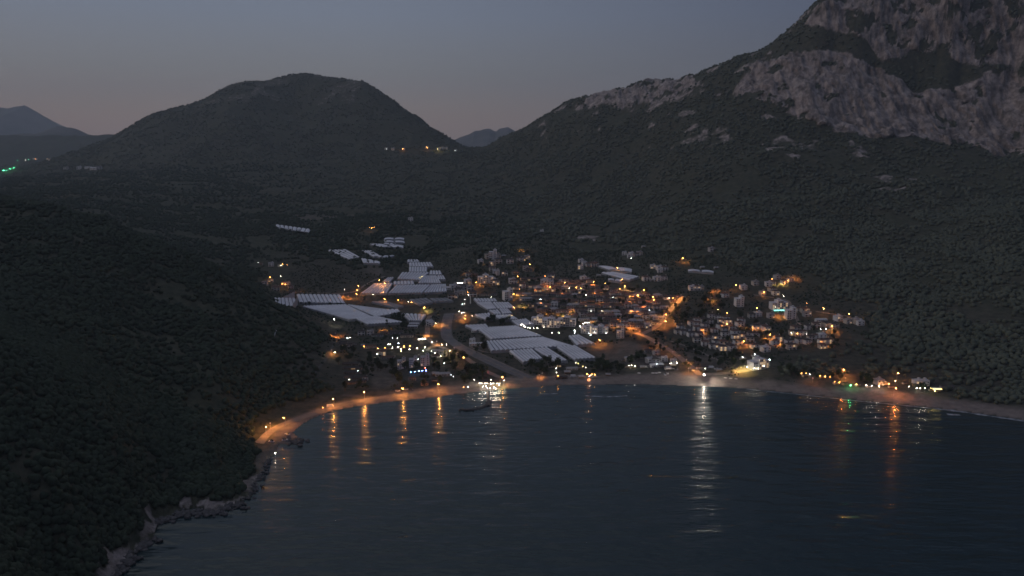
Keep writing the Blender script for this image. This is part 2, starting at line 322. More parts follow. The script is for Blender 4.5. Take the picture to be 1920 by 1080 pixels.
# far ranges: solid ridged masses standing kilometres away
def far_range(name, prof, Y, depth, m, seed, base=0):
    us = np.array([p[0] for p in prof], float); vs = np.array([p[1] for p in prof], float)
    uu = np.linspace(us[0], us[-1], 160); vv = np.interp(uu, us, vs)+(fbm(uu/9, uu*0+seed, 3, seed)-.5)*2.2
    rows = 24; V = []; 
    for r in range(-rows, rows+1):
        f = 1-abs(r)/rows; yd = Y+r/rows*depth
        for u, v in zip(uu, vv):
            a, y, z = ray(u, v); zt = H+Y*z/y; x = a/y*Y
            hh = base+(zt-base)*(f**1.15)+(fbm(np.array([x/400]), np.array([yd/400]), 4, seed+3, True)[0]-.6)*150*f*(1-f)*2
            V.append((x, yd, hh))
    n_ = len(uu); Q = [(i*n_+j, i*n_+j+1, (i+1)*n_+j+1, (i+1)*n_+j) for i in range(2*rows) for j in range(n_-1)]
    return tag(link(bpy.data.objects.new(name, quadmesh(name, V, Q, m))), kind='structure')
M_FAR = mat('far_rock_and_scrub', (.12,.11,.10), .95, c2=(.05,.055,.05), scale=.004, coords='Object', bump=.4)
far_range('far_mountain', [(-420,262),(-300,215),(-120,225),(-60,198),(0,201),(15,203),(30,200),(47,197),(60,205),(80,218),(100,232),(112,240),(150,258),(230,285)], 11500, 2600, M_FAR, 5)
far_range('far_hill', [(-420,280),(-200,262),(-40,253),(0,253),(40,251),(70,250),(90,243),(108,237),(130,239),(143,242),(158,250),(180,256),(196,262),(230,280)], 7200, 1300, M_FAR, 9, 60)
far_range('far_mountain', [(780,300),(850,262),(862,258),(878,252),(890,246),(905,243),(918,241),(930,246),(938,241),(952,238),(963,244),(985,258),(1060,300)], 9000, 1800, M_FAR, 13)

# sea
def water_mat():
    m = bpy.data.materials.new('sea_water'); m.use_nodes = True; t = m.node_tree; Nn = t.nodes; Lk = t.links
    p = Nn['Principled BSDF']; p.inputs['Base Color'].default_value = (.009,.025,.029,1); p.inputs['Roughness'].default_value = .19; p.inputs['IOR'].default_value = 1.33
    geo = Nn.new('ShaderNodeNewGeometry')
    prev = None
    for sc, strx, st, dist, rot in ((.10, .34, 1.0, 1.75, .10), (.33, .45, 1.0, .26, -.12), (.03, .6, .8, 1.2, .2)):
        mp = Nn.new('ShaderNodeMapping'); mp.inputs['Scale'].default_value = (strx, 1, 1); mp.inputs['Rotation'].default_value = (0, 0, rot); Lk.new(geo.outputs['Position'], mp.inputs['Vector'])
        q = Nn.new('ShaderNodeTexNoise'); q.inputs['Scale'].default_value = sc; q.inputs['Detail'].default_value = 2; Lk.new(mp.outputs[0], q.inputs['Vector'])
        b = Nn.new('ShaderNodeBump'); b.inputs['Strength'].default_value = st; b.inputs['Distance'].default_value = dist
        Lk.new(q.outputs['Fac'], b.inputs['Height'])
        if prev: Lk.new(prev.outputs[0], b.inputs['Normal'])
        prev = b
    Lk.new(prev.outputs[0], p.inputs['Normal']); return m
M_SEA = water_mat()
sx = np.linspace(-400, 3600, 41); sy = np.linspace(-1500, 800, 24)
V = [(x, y, 0) for y in sy for x in sx]; Q = [(j*41+i, j*41+i+1, (j+1)*41+i+1, (j+1)*41+i) for j in range(23) for i in range(40)]
tag(link(bpy.data.objects.new('sea', quadmesh('sea', V, Q, M_SEA))), kind='structure')

# ------------------------------------------------------------------ builders
ORD = ['first','second','third','fourth','fifth','sixth','seventh','eighth','ninth','tenth','eleventh','twelfth','thirteenth','fourteenth','fifteenth','sixteenth','seventeenth','eighteenth','nineteenth','twentieth','twenty-first','twenty-second','twenty-third','twenty-fourth','twenty-fifth','twenty-sixth','twenty-seventh','twenty-eighth','twenty-ninth','thirtieth']
def ordinal(i, n):
    if n == 1: return ''
    if i == 0: return 'leftmost'
    if i == n-1: return 'rightmost'
    return ORD[i]+' from the left'
def empty(name, loc, rz=0):
    o = bpy.data.objects.new(name, None); o.empty_display_size = 1; o.location = loc; o.rotation_euler = (0, 0, rz); return link(o)
def part(name, me, parent, loc=(0,0,0), rot=(0,0,0), sc=None):
    o = bpy.data.objects.new(name, me); o.location = loc; o.rotation_euler = rot
    if sc: o.scale = sc
    return link(o, parent)
class MB:
    def __init__(s): s.V = []; s.F = []
    def box(s, x0, x1, y0, y1, z0, z1):
        b = len(s.V); s.V += [(x, y, z) for z in (z0, z1) for y in (y0, y1) for x in (x0, x1)]
        s.F += [tuple(b+i for i in f) for f in ((0,2,3,1),(4,5,7,6),(0,1,5,4),(2,6,7,3),(0,4,6,2),(1,3,7,5))]; return s
    def hip(s, x0, x1, y0, y1, z0, z1, ridge=.35):
        b = len(s.V); ym = (y0+y1)/2; d = (x1-x0)*(.5-ridge/2) if ridge < 1 else 0
        s.V += [(x0,y0,z0),(x1,y0,z0),(x1,y1,z0),(x0,y1,z0),(x0+d,ym,z1),(x1-d,ym,z1)]
        s.F += [tuple(b+i for i in f) for f in ((0,1,5,4),(2,3,4,5),(1,2,5),(3,0,4),(3,2,1,0))]; return s
    def cyl(s, x, y, z0, z1, r0, r1, n=7):
        b = len(s.V)
        for z, r in ((z0, r0), (z1, r1)): s.V += [(x+r*math.cos(2*math.pi*i/n), y+r*math.sin(2*math.pi*i/n), z) for i in range(n)]
        s.F += [(b+i, b+(i+1)%n, b+n+(i+1)%n, b+n+i) for i in range(n)]+[tuple(b+n+i for i in range(n)), tuple(b+i for i in reversed(range(n)))]; return s
    def mesh(s, name, m, smooth=False): return mesh(name, s.V, s.F, m, smooth)
def ico(r, sub=1, seed=None, j=0, sq=1):
    bm = bmesh.new(); bmesh.ops.create_icosphere(bm, subdivisions=sub, radius=r)
    rr = random.Random(seed)
    V = [Vector(v.co)*(1+(rr.uniform(-j, j) if j else 0)) for v in bm.verts]; F_ = [tuple(v.index for v in f.verts) for f in bm.faces]; bm.free()
    return [(v.x, v.y, v.z*sq) for v in V], F_

M = dict(
 white=mat('white_plaster', (.74,.72,.70), .8, .10, .5), cream=mat('cream_plaster', (.55,.48,.40), .85, .12, .5), grey=mat('grey_plaster', (.42,.41,.41), .85, .12, .5), brownwall=mat('ochre_plaster', (.36,.27,.20), .85, .12, .5),
 tile=mat('brown_roof_tile', (.15,.09,.07), .85, c2=(.08,.052,.044), scale=.9, bump=.3), redtile=mat('red_roof_tile', (.24,.13,.10), .85, c2=(.15,.085,.07), scale=.9, bump=.3), darktile=mat('dark_roof_tile', (.08,.066,.062), .85, c2=(.042,.036,.036), scale=.9, bump=.3), flat=mat('grey_flat_roof', (.30,.29,.29), .9, .2, .4), paleflat=mat('pale_flat_roof', (.50,.49,.50), .9, .15, .4),
 glass=mat('dark_window_glass', (.03,.035,.045), .2, .2, .3, spec=.5), doorw=mat('brown_door_wood', (.12,.07,.045), .7, .2, 2.0), rail=mat('white_balcony_paint', (.76,.75,.74), .7, .05, 1.0),
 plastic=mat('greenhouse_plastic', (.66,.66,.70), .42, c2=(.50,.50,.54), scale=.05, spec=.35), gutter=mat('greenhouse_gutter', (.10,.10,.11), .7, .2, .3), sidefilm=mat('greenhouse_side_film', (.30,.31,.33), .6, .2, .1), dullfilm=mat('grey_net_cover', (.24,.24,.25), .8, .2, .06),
 metal=mat('galvanised_steel', (.32,.32,.33), .5, .15, 1.0, metallic=.6), asphalt=mat('asphalt', (.085,.08,.075), .9, c2=(.055,.053,.05), scale=.3), dirt=mat('pale_dirt', (.23,.19,.16), .95, c2=(.15,.125,.105), scale=.15), gravel=mat('grey_river_gravel', (.17,.16,.16), .95, c2=(.11,.105,.105), scale=.12),
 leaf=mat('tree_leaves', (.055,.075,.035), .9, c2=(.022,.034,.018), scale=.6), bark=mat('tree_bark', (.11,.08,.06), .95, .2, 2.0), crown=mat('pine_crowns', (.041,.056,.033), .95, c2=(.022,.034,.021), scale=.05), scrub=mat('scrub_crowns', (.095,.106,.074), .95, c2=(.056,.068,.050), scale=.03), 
 stone=mat('breakwater_stone', (.14,.13,.125), .95, c2=(.06,.056,.055), scale=.5, bump=.4), foam=mat('sea_foam', (.34,.36,.39), .9, c2=(.06,.07,.08), scale=.25), wood=mat('weathered_wood', (.17,.12,.085), .85, .25, 1.2),
 carw=mat('white_car_paint', (.7,.7,.71), .3, .03, .5, spec=.5), card=mat('dark_car_paint', (.05,.055,.07), .3, .1, .5, spec=.5), tyre=mat('tyre_rubber', (.02,.02,.02), .9, .1, 3.0), cloth=mat('canvas_cloth', (.62,.58,.52), .9, .1, 1.0), red=mat('red_canvas', (.4,.05,.04), .8, .1, 1.0))
ORANGE = (1, .36, .075); DEEP = (1, .29, .065); WHITE = (1, .90, .74); COOL = (.85, .94, 1.0); YEL = (1, .74, .22); GREEN = (.10, 1, .38); TEAL = (.25, 1, .85); BLUE = (.18, .35, 1); REDL = (1, .10, .06)
_em = {}
def glow(col, st):
    k = (col, round(st))
    if k not in _em: _em[k] = emit('lit_bulb_glass', col, st)
    return _em[k]
M['litwin'] = emit('lit_window_glass', (1, .60, .26), .8); M['litcool'] = emit('lit_window_glass', (.9, .95, 1), .8)

# ------------------------------------------------------------------ greenhouses
def greenhouse(q, n, label, film='plastic', h0=2.4, h1=3.7, ymin=0):
    """q: top-left, top-right, bottom-right, bottom-left corners in the photograph; n vaults run from the top edge to the bottom edge"""
    ymin = 990 if (min(p[0] for p in q) < 660 and 540 < q[0][1] < 600) else ymin
    P3 = [at(u, v, 2.8, ymin) for u, v in q]
    if any(p is None for p in P3): print('greenhouse off ground', label); return
    c = sum(P3, Vector())/4
    t = empty('greenhouse', c); tag(t, label, 'greenhouse', 'plastic greenhouses in the valley')
    TL, TR, BR, BL = [p-c for p in P3]
    V = []; Fq = []; seg = 6; cols = n*seg+1; m = 5
    for j in range(m+1):
        f = j/m; a = TL.lerp(BL, f); b = TR.lerp(BR, f)
        for i in range(cols):
            p = a.lerp(b, i/(cols-1)); k = (i % seg)/seg
            V.append((p.x, p.y, p.z+h0+(h1-h0)*math.sin(math.pi*k)**.8))
    for j in range(m):
        for i in range(cols-1):
            s = j*cols+i; Fq.append((s, s+1, s+cols+1, s+cols))
    part('roof', mesh('roof', V, Fq, M[film], True), t)
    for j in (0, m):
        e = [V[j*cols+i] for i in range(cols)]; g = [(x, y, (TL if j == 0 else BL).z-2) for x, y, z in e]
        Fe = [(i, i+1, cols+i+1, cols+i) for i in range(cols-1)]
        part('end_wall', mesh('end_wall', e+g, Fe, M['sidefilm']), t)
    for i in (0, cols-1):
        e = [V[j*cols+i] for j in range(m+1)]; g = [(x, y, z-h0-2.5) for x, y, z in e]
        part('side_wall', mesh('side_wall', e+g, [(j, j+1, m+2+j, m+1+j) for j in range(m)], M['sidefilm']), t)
    Vg = []; Fg = []; w = .075
    for i in range(1, n):
        f = i/n; a0 = TL.lerp(TR, f-w/n*1.6); a1 = TL.lerp(TR, f+w/n*1.6); b0 = BL.lerp(BR, f-w/n*1.6); b1 = BL.lerp(BR, f+w/n*1.6); b = len(Vg)
        Vg += [(p.x, p.y, p.z+h0+.42) for p in (a0, a1, b1, b0)]; Fg.append((b, b+1, b+2, b+3))
    if Vg: part('gutter', mesh('gutter', Vg, Fg, M['gutter']), t)
    return t
GH = {
 'far up the valley by the left forest': [([(517,421),(582,430),(578,437),(519,426)],8,0)],
 'on the slope below the forest, upper valley': [([(615,469),(650,468),(676,482),(655,486)],4,0),([(677,484),(713,491),(711,494),(682,493)],3,0),([(678,470),(697,470),(714,480),(701,481)],4,0),([(706,480),(741,479),(722,483),(712,482)],3,0)],
 'among the highest valley strips': [([(721,446),(758,446),(757,449),(720,449)],2,0),([(719,451),(758,452),(759,455),(722,454)],2,0),([(720,456),(742,456),(741,459),(718,458)],2,0),([(693,457),(757,460),(756,464),(716,463)],2,0)],
 'in the stepped upper valley group': [([(764,487),(784,487),(787,491),(763,492)],4,0),([(767,493),(808,492),(813,500),(768,500)],8,0),([(767,501),(801,501),(800,510),(767,510)],7,0),([(806,508),(826,508),(829,515),(805,515)],4,0),([(753,511),(804,511),(786,525),(744,523)],9,0),([(795,517),(818,517),(828,531),(783,531)],9,0),([(820,517),(832,517),(836,524),(822,524)],3,0),([(726,521),(738,520),(730,529),(717,528)],3,0),([(701,532),(736,531),(725,550),(676,550)],9,0),([(738,528),(775,527),(777,533),(738,534)],6,0),([(742,535),(806,534),(790,549),(727,550)],12,0),([(808,534),(836,533),(838,547),(793,549)],8,0)],
 'beside the orange-lit valley road': [([(513,559),(553,559),(559,572),(511,567)],6,0),([(556,552),(638,553),(648,569),(562,567)],11,0),([(568,574),(649,571),(702,596),(655,599)],14,0),([(652,571),(702,578),(752,583),(706,594)],9,0),([(664,596),(706,593),(757,604),(690,608)],11,0),([(708,581),(747,580),(752,586),(712,593)],5,0),([(752,588),(799,590),(790,602),(768,601)],6,0)],
 'behind the white tower block': [([(888,560),(929,560),(933,565),(894,566)],7,0),([(894,567),(921,566),(932,579),(914,580)],6,0),([(924,567),(954,567),(966,577),(934,579)],6,0),([(936,579),(952,579),(961,587),(943,589)],4,0),([(917,582),(934,581),(941,589),(928,589)],3,0),([(890,590),(918,587),(924,598),(910,599)],5,0),([(924,591),(957,590),(972,598),(943,600)],6,0),([(959,601),(987,598),(1003,608),(972,611)],6,0)],
 'in the large block above the beach': [([(872,610),(912,608),(916,613),(893,620)],6,0),([(895,615),(968,611),(1018,630),(921,636)],14,0),([(911,640),(1019,632),(1074,648),(921,658)],18,0),([(955,658),(998,654),(1018,672),(981,679)],7,0),([(1000,653),(1026,651),(1065,676),(1040,677)],4,0),([(1043,650),(1079,648),(1119,671),(1077,674)],6,0),([(1066,630),(1086,628),(1117,644),(1082,647)],4,0)],
 'above the low brown houses': [([(1121,498),(1185,504),(1184,510),(1142,505)],2,0),([(1128,511),(1151,510),(1200,518),(1180,525)],3,0),([(1140,522),(1166,525),(1163,528),(1141,525)],2,0),([(1290,505),(1338,508),(1338,511),(1291,508)],2,0)],
}
for zone, gs in GH.items():
    gs = sorted(gs, key=lambda g: sum(p[0] for p in g[0]))
    for i, (q, n, _) in enumerate(gs):
        a = sum((q[k][0]*q[(k+1) % 4][1]-q[(k+1) % 4][0]*q[k][1]) for k in range(4))/2
        size = 'broad' if abs(a) > 1000 else ('mid-sized' if abs(a) > 300 else 'small')
        greenhouse(q, n, f'{size} white plastic greenhouse {zone}'+(f', {ordinal(i, len(gs))}' if len(gs) > 1 else ''))
for q, lab in (([(697,565),(720,563),(757,573),(745,577)], 'dull grey net-covered greenhouse beside the dark trees, left of the valley road'), ([(768,561),(800,558),(812,566),(788,571)], 'dull grey net-covered greenhouse left of the tall white mast'), ([(806,559),(838,558),(850,563),(815,565)], 'long grey net-covered greenhouse just left of the white mast')):
    greenhouse(q, 4, lab, 'dullfilm', 2.2, 2.8)

# ------------------------------------------------------------------ houses
_mc = {}
def cached(k, f):
    if k not in _mc: _mc[k] = f()
    return _mc[k]
def winset(rects, lit, wall_y, t, rnd, p_lit=.12):
    for (x, z, w, h) in rects:
        l = rnd.random() < (p_lit if lit is None else lit)
        me = cached(('win', w, h, l), lambda: MB().box(-w/2, w/2, -.09, .05, 0, h).mesh('window', M['litwin' if l else 'glass']))
        part('window', me, t, (x, wall_y, z))
def house(kind, u, v, label, group, wall='white', roof='tile', rz=0.0, lit=None, sc=1.0, cat='house', seed=0):
    p = at(u, v)
    if p is None: print('house off', u, v); return None
    name = {'bungalow':'bungalow','villa':'villa','flat':'house','block':'apartment_block','long':'bungalow','hotel':'hotel','hut':'beach_hut','shed':'shed'}[kind]
    t = empty(name, (p.x, p.y, p.z), rz); t.scale = (sc, sc, sc); tag(t, label, cat, group)
    r = random.Random(int(u*131+v*17)+seed)
    W_ = M[wall]; R_ = M[roof]
    if kind == 'bungalow':
        part('wall', cached(('bw', wall), lambda: MB().box(-5.5,5.5,-4,4,-2,3.1).mesh('wall', W_)), t)
        part('roof', cached(('br', roof), lambda: MB().hip(-6.2,6.2,-4.8,4.8,3.1,5.3).mesh('roof', R_)), t)
        part('door', cached('bd', lambda: MB().box(-.55,.55,-4.08,-3.9,0,2.1).mesh('door', M['doorw'])), t)
        winset([(-3.4,1,1.6,1.3),(3.4,1,1.6,1.3)], lit, -4, t, r)
        part('porch', cached(('bp', roof), lambda: MB().box(-2.2,2.2,-6.4,-4.85,2.6,2.75).box(-2.1,-1.9,-6.3,-6.1,0,2.6).box(1.9,2.1,-6.3,-6.1,0,2.6).mesh('porch', R_)), t)
    elif kind == 'villa':
        part('wall', cached(('vw', wall), lambda: MB().box(-5,5,-4,4,-3,6).mesh('wall', W_)), t)
        rf_ = part('roof', cached(('vr', roof), lambda: MB().hip(-5.7,5.7,-4.9,4.9,6.05,8.0,.4).mesh('roof', R_)), t)
        part('balcony', cached('vb', lambda: MB().box(-5.2,5.2,-6.2,-4.06,2.85,3.05).box(-5.2,5.2,-6.2,-6.05,3.05,3.85).box(-5.2,-5.05,-6.0,-4.06,3.05,3.85).box(5.05,5.2,-6.0,-4.06,3.05,3.85).box(-5.1,-4.7,-6.1,-5.7,-2,2.85).box(-.2,.2,-6.1,-5.7,-2,2.85).box(4.7,5.1,-6.1,-5.7,-2,2.85).box(-5.1,-4.8,-6.0,-5.7,3.86,6.0).box(4.8,5.1,-6.0,-5.7,3.86,6.0).mesh('balcony', M['rail'])), t)
        winset([(-2.8,.2,2.2,2.2),(2.8,.2,2.2,2.2),(-2.8,3.3,2.0,2.0),(2.8,3.3,2.0,2.0)], lit, -4, t, r)
        part('chimney', cached(('vc', wall), lambda: MB().box(2.6,3.3,1.2,1.9,6.3,8.9).mesh('chimney', W_)), rf_)
    elif kind == 'flat':
        part('wall', cached(('fw', wall), lambda: MB().box(-5,5,-4.2,4.2,-3,6.2).mesh('wall', W_)), t)
        part('roof', cached(('fr', roof), lambda: MB().box(-5.2,5.2,-4.4,4.4,6.2,6.45).box(-5.2,5.2,-4.4,-4.2,6.45,6.95).box(-5.2,5.2,4.2,4.4,6.45,6.95).box(-5.2,-5.0,-4.2,4.2,6.45,6.95).box(5.0,5.2,-4.2,4.2,6.45,6.95).box(1.2,3.8,.4,3.2,6.45,8.6).mesh('roof', R_)), t)
        part('balcony', cached('fb', lambda: MB().box(-4.6,1.0,-5.8,-4.2,2.9,3.1).box(-4.6,1.0,-5.8,-5.65,3.1,4.0).box(-4.6,-4.3,-5.7,-5.4,-2,2.9).box(.7,1.0,-5.7,-5.4,-2,2.9).mesh('balcony', M['rail'])), t)
        winset([(-2.4,.4,2.4,2.0),(3,.8,1.5,1.4),(-2.4,3.4,2.2,1.9),(3,3.9,1.5,1.4)], lit, -4.2, t, r)
    elif kind == 'block':
        part('wall', cached(('kw', wall), lambda: MB().box(-6.5,1.2,-5.5,5.5,-3,12.5).box(1.2,6.5,-4,6.2,-3,15.6).mesh('wall', W_)), t)
        part('roof', cached(('kr', roof), lambda: MB().box(-6.8,1.15,-5.8,5.8,12.5,12.9).box(.9,6.8,-4.3,6.5,15.6,16.0).box(2.6,5,0,3,16.0,18).mesh('roof', R_)), t)
        for fl in range(4):
            part('balcony', cached('kb', lambda: MB().box(-6.3,-.6,-6.9,-5.5,-.15,.05).box(-6.3,-.6,-6.9,-6.75,.05,.95).mesh('balcony', M['rail'])), t, (0, 0, 3.1*fl+.15))
        winset([(x, 3.1*fl+.9, 1.7, 1.6) for fl in range(4) for x in (-4.9,-2.0)], lit, -5.5, t, r)
        winset([(4, 3.1*fl+.9, 1.6, 1.5) for fl in range(5)], lit, -4, t, r)
    elif kind == 'long':
        part('wall', cached(('lw', wall), lambda: MB().box(-9,9,-3,3,-2,3).mesh('wall', W_)), t)
        part('roof', cached(('lr', roof), lambda: MB().hip(-9.6,9.6,-3.8,3.8,3.0,4.7,.9).mesh('roof', R_)), t)
        winset([(x,.9,1.4,1.3) for x in (-7,-3.5,0,3.5,7)], lit, -3, t, r)
        part('door', cached('ld', lambda: MB().box(-.5,.5,-3.08,-2.9,0,2.1).mesh('door', M['doorw'])), t, (1.8, 0, 0))
    elif kind == 'hotel':
        part('wall', cached(('hw', wall), lambda: MB().box(-12,-4,-5,6,-3,9.4).box(-4,5,-6.5,6,-3,12.4).box(5,13,-4.5,6,-3,9.4).mesh('wall', W_)), t)
        part('roof', cached(('hr', roof), lambda: MB().box(-12.3,-4.1,-5.3,6.3,9.4,9.8).box(-4.2,5.2,-6.8,6.3,12.4,12.8).box(5.25,13.3,-4.8,6.3,9.4,9.8).box(-1,2,0,4,12.8,15).mesh('roof', R_)), t)
        for fl in range(3):
            part('balcony', cached('hb1', lambda: MB().box(-11.6,-4.5,-6.3,-5,-.15,.05).box(-11.6,-4.5,-6.3,-6.15,.05,.9).mesh('balcony', M['rail'])), t, (0, 0, 3.1*fl+.15))
            part('balcony', cached('hb2', lambda: MB().box(5.5,12.6,-5.8,-4.5,-.15,.05).box(5.5,12.6,-5.8,-5.65,.05,.9).mesh('balcony', M['rail'])), t, (0, 0, 3.1*fl+.15))
        winset([(x, 3.1*fl+.6, 1.7, 1.9) for fl in range(3) for x in (-10,-6.5)], lit, -5, t, r); winset([(x, 3.1*fl+.6, 1.7, 1.9) for fl in range(4) for x in (-2.2,.5,3.2)], lit, -6.5, t, r); winset([(x, 3.1*fl+.6, 1.7, 1.9) for fl in range(3) for x in (7,11)], lit, -4.5, t, r)
    elif kind in ('hut', 'shed'):
        part('wall', cached(('uw', wall), lambda: MB().box(-3.4,3.4,-1.2,2.6,-1,2.6).mesh('wall', W_)), t)
        part('roof', cached(('ur', roof), lambda: MB().hip(-4.2,4.2,-3.8,3.2,2.62,4.0,.8).mesh('roof', R_)), t)
        part('counter', cached('uc', lambda: MB().box(-3,3,-1.9,-1.25,0,1.05).mesh('counter', M['wood'])), t)
        for x in (-3.8, 3.8): part('post', cached('up', lambda: MB().box(-.09,.09,-.09,.09,-1,2.6).mesh('post', M['wood'])), t, (x, -3.4, 0))
    return t
def rows(zone, group, rws, kinds, walls, roofs, faces, lits=.1, jit=1.5, descs=None, sc=(.9, 1.1)):
    """houses set out in the rows they stand in, listed from the far row to the near one"""
    for ri, row in enumerate(rws):
        row = sorted(row)
        for i, h in enumerate(row):
            u, v = h[0], h[1]; k = h[2] if len(h) > 2 else random.choice(kinds)
            w = h[3] if len(h) > 3 else random.choice(walls); rf = h[4] if len(h) > 4 else random.choice(roofs)
            if k in ('flat', 'block', 'hotel') and len(h) < 5: rf = 'paleflat' if w == 'white' else 'flat'
            wd = {'white':'white','cream':'cream','grey':'grey','brownwall':'ochre'}[w]
            kd = {'bungalow':'grey-roofed bungalow' if rf == 'flat' else 'red-roofed bungalow' if rf == 'redtile' else 'brown-roofed house','villa':'balcony villa','flat':'flat-roofed house','block':'apartment block','long':'long bungalow','hotel':'large block','hut':'open hut','shed':'small shed'}[k]
            o_ = ordinal(i, len(row)); rn = f'{ORD[ri]} row back of ' if False else (f'{ORD[ri]} row of ' if len(rws) > 1 else '')
            lab = f'{wd} {kd}, '+(f'{o_}, ' if o_ else '')+rn+zone
            house(k, u+random.uniform(-jit, jit), v+random.uniform(-jit, jit)*.25, lab, group, w, rf, faces+random.uniform(-.22, .22), random.choice([0, 0, lits*2]), random.uniform(*sc)*(.92 if 'estate' in zone else 1), {'block':'apartment block','hotel':'hotel','hut':'hut','shed':'shed'}.get(k, 'house'))
c7 = lambda pts: [(1150+p[0]/5.4, 580+p[1]/5.4+2)+tuple(p[2:]) for p in pts]
c4 = lambda pts: [(1330+p[0]/6, 500+p[1]/6+2)+tuple(p[2:]) for p in pts]
c2 = lambda pts: [(800+p[0]/6.353, 440+p[1]/6.353+2)+tuple(p[2:]) for p in pts]
c3 = lambda pts: [(1050+p[0]/6.353, 450+p[1]/6.353+2)+tuple(p[2:]) for p in pts]
c5 = lambda pts: [(600+p[0]/6.353, 600+p[1]/6.353+2)+tuple(p[2:]) for p in pts]
c6 = lambda pts: [(850+p[0]/5.4, 580+p[1]/5.4+2)+tuple(p[2:]) for p in pts]
c1 = lambda pts: [(480+p[0]/4.8, 400+p[1]/4.8+1)+tuple(p[2:]) for p in pts]
rows('the right terraced estate', 'balcony villas of the right hillside estate', [
 c7([(985,74),(1130,95),(1285,120),(1050,84)]), c7([(845,114),(965,130),(1160,130),(1275,155),(905,118),(1090,126)]), c7([(850,154),(930,170),(1085,180),(1185,186),(790,148)]),
 c7([(675,190),(760,220),(915,215),(1025,220),(1130,212),(1440,185),(1550,200),(840,200)]), c7([(645,230),(710,240),(780,262),(870,266),(1130,258),(1230,245),(1390,262)]), c7([(950,299),(840,318),(1040,300),(1240,288),(1375,310),(1300,280),(1440,265)]), c7([(935,354),(1045,340),(1165,380),(1100,350),(1260,345)]), c7([(1050,388),(1000,378),(1110,400),(1190,400)])],
 ['villa'], ['white','white','cream'], ['darktile','darktile','tile'], .18, .25, sc=(.72,.92))
rows('the right end of the estate', 'villas on the right edge of the estate', [
 c4([(1440,590,'flat'),(1560,622,'flat'),(1640,625,'flat'),(1700,640,'flat'),(1250,598,'long','white','paleflat')]), c4([(1115,690),(1300,660),(1380,672),(960,708),(1190,665)]), c4([(990,758),(1050,755),(1145,805),(1265,798,'flat'),(1190,795),(930,752)]), c4([(1085,852),(1265,852),(900,858),(725,862),(760,820),(1010,845),(1320,848)]), c4([(1270,900),(900,912),(630,940,'flat','white'),(510,905)])],
 ['villa'], ['white','cream'], ['darktile','tile'], .25, .15, sc=(.75,.95))
rows('the slope above the right estate', 'scattered houses above the right estate', [
 c4([(655,206,'flat'),(705,188,'villa'),(520,192,'flat'),(830,180,'villa'),(900,150,'villa'),(770,125,'flat','grey')]), c4([(165,330,'villa','white'),(375,240,'flat','white'),(740,302,'villa'),(690,262,'villa'),(590,300,'flat','cream')]), c4([(330,432,'block','white','paleflat'),(545,545,'flat'),(905,570,'block','white','paleflat'),(1000,490,'villa'),(1060,500,'villa'),(1100,545,'flat','grey'),(480,560,'villa'),(620,690,'villa'),(530,680,'villa'),(690,560,'flat','grey')])],
 ['villa'], ['white','cream'], ['darktile','tile'], .2, .1, sc=(.8,.95))
house('hotel', 1330+775/6, 500+470/6, 'grey-white hotel standing above the teal-lit terrace on the right slope', 'hotels of the bay', 'white', 'paleflat', .15, .3, .85, 'hotel')
house('hotel', 1421, 690, 'floodlit white three-storey hotel beside the beach road, right of the creek', 'hotels of the bay', 'white', 'paleflat', .45, .5, .8, 'hotel')
house('hotel', 1012, 607, 'left white wing of the hotel behind the bulb-lit garden', 'hotels of the bay', 'white', 'paleflat', -.2, .25, .8, 'hotel')
house('hotel', 1033, 612, 'middle white wing of the hotel behind the bulb-lit garden', 'hotels of the bay', 'white', 'paleflat', -.25, .25, .85, 'hotel')
house('hotel', 1062, 610, 'right white wing of the hotel behind the bulb-lit garden', 'hotels of the bay', 'grey', 'paleflat', -.2, .15, .85, 'hotel')
house('hotel', 1105, 624, 'brightly lit white guesthouse left of the orange lamp by the field', 'hotels of the bay', 'white', 'paleflat', -.3, .5, .75, 'hotel')
house('hotel', 1126, 623, 'paler right half of the guesthouse row by the field', 'hotels of the bay', 'white', 'paleflat', -.3, .3, .65, 'hotel')
house('block', 1163, 633, 'lone white square block at the edge of the brown field', None, 'white', 'paleflat', -.1, .05, .62, 'apartment block')
house('block', 952, 562, 'tall white apartment tower standing behind the middle greenhouses', None, 'white', 'paleflat', .35, .05, .95, 'apartment block')
cen = []
for (u0, v0, u1, v1, n_) in ((985,524,1100,530,9),(968,540,1062,541,8),(1085,536,1150,545,6),(1022,534,1088,538,6),(1168,553,1262,560,8),(1010,546,1170,551,11),(975,552,1195,560,16),(985,562,1232,569,19),(1000,573,1245,579,19),(1012,583,1250,589,18),(1078,592,1238,597,13),(1095,601,1228,607,10),(1135,610,1212,615,7)):
    r_ = []
    for i in range(n_):
        f = i/(n_-1); r_.append((u0+(u1-u0)*f+random.uniform(-3, 3), v0+(v1-v0)*f+random.uniform(-1.6, 1.6)))
    cen.append(r_)
rows('the dense middle quarter', 'low houses of the middle quarter', cen, ['bungalow','bungalow','bungalow','bungalow','villa','long'], ['cream','white','grey','white','cream'], ['tile','darktile','tile','redtile','flat'], 0, .12, .8, sc=(.72,.95))
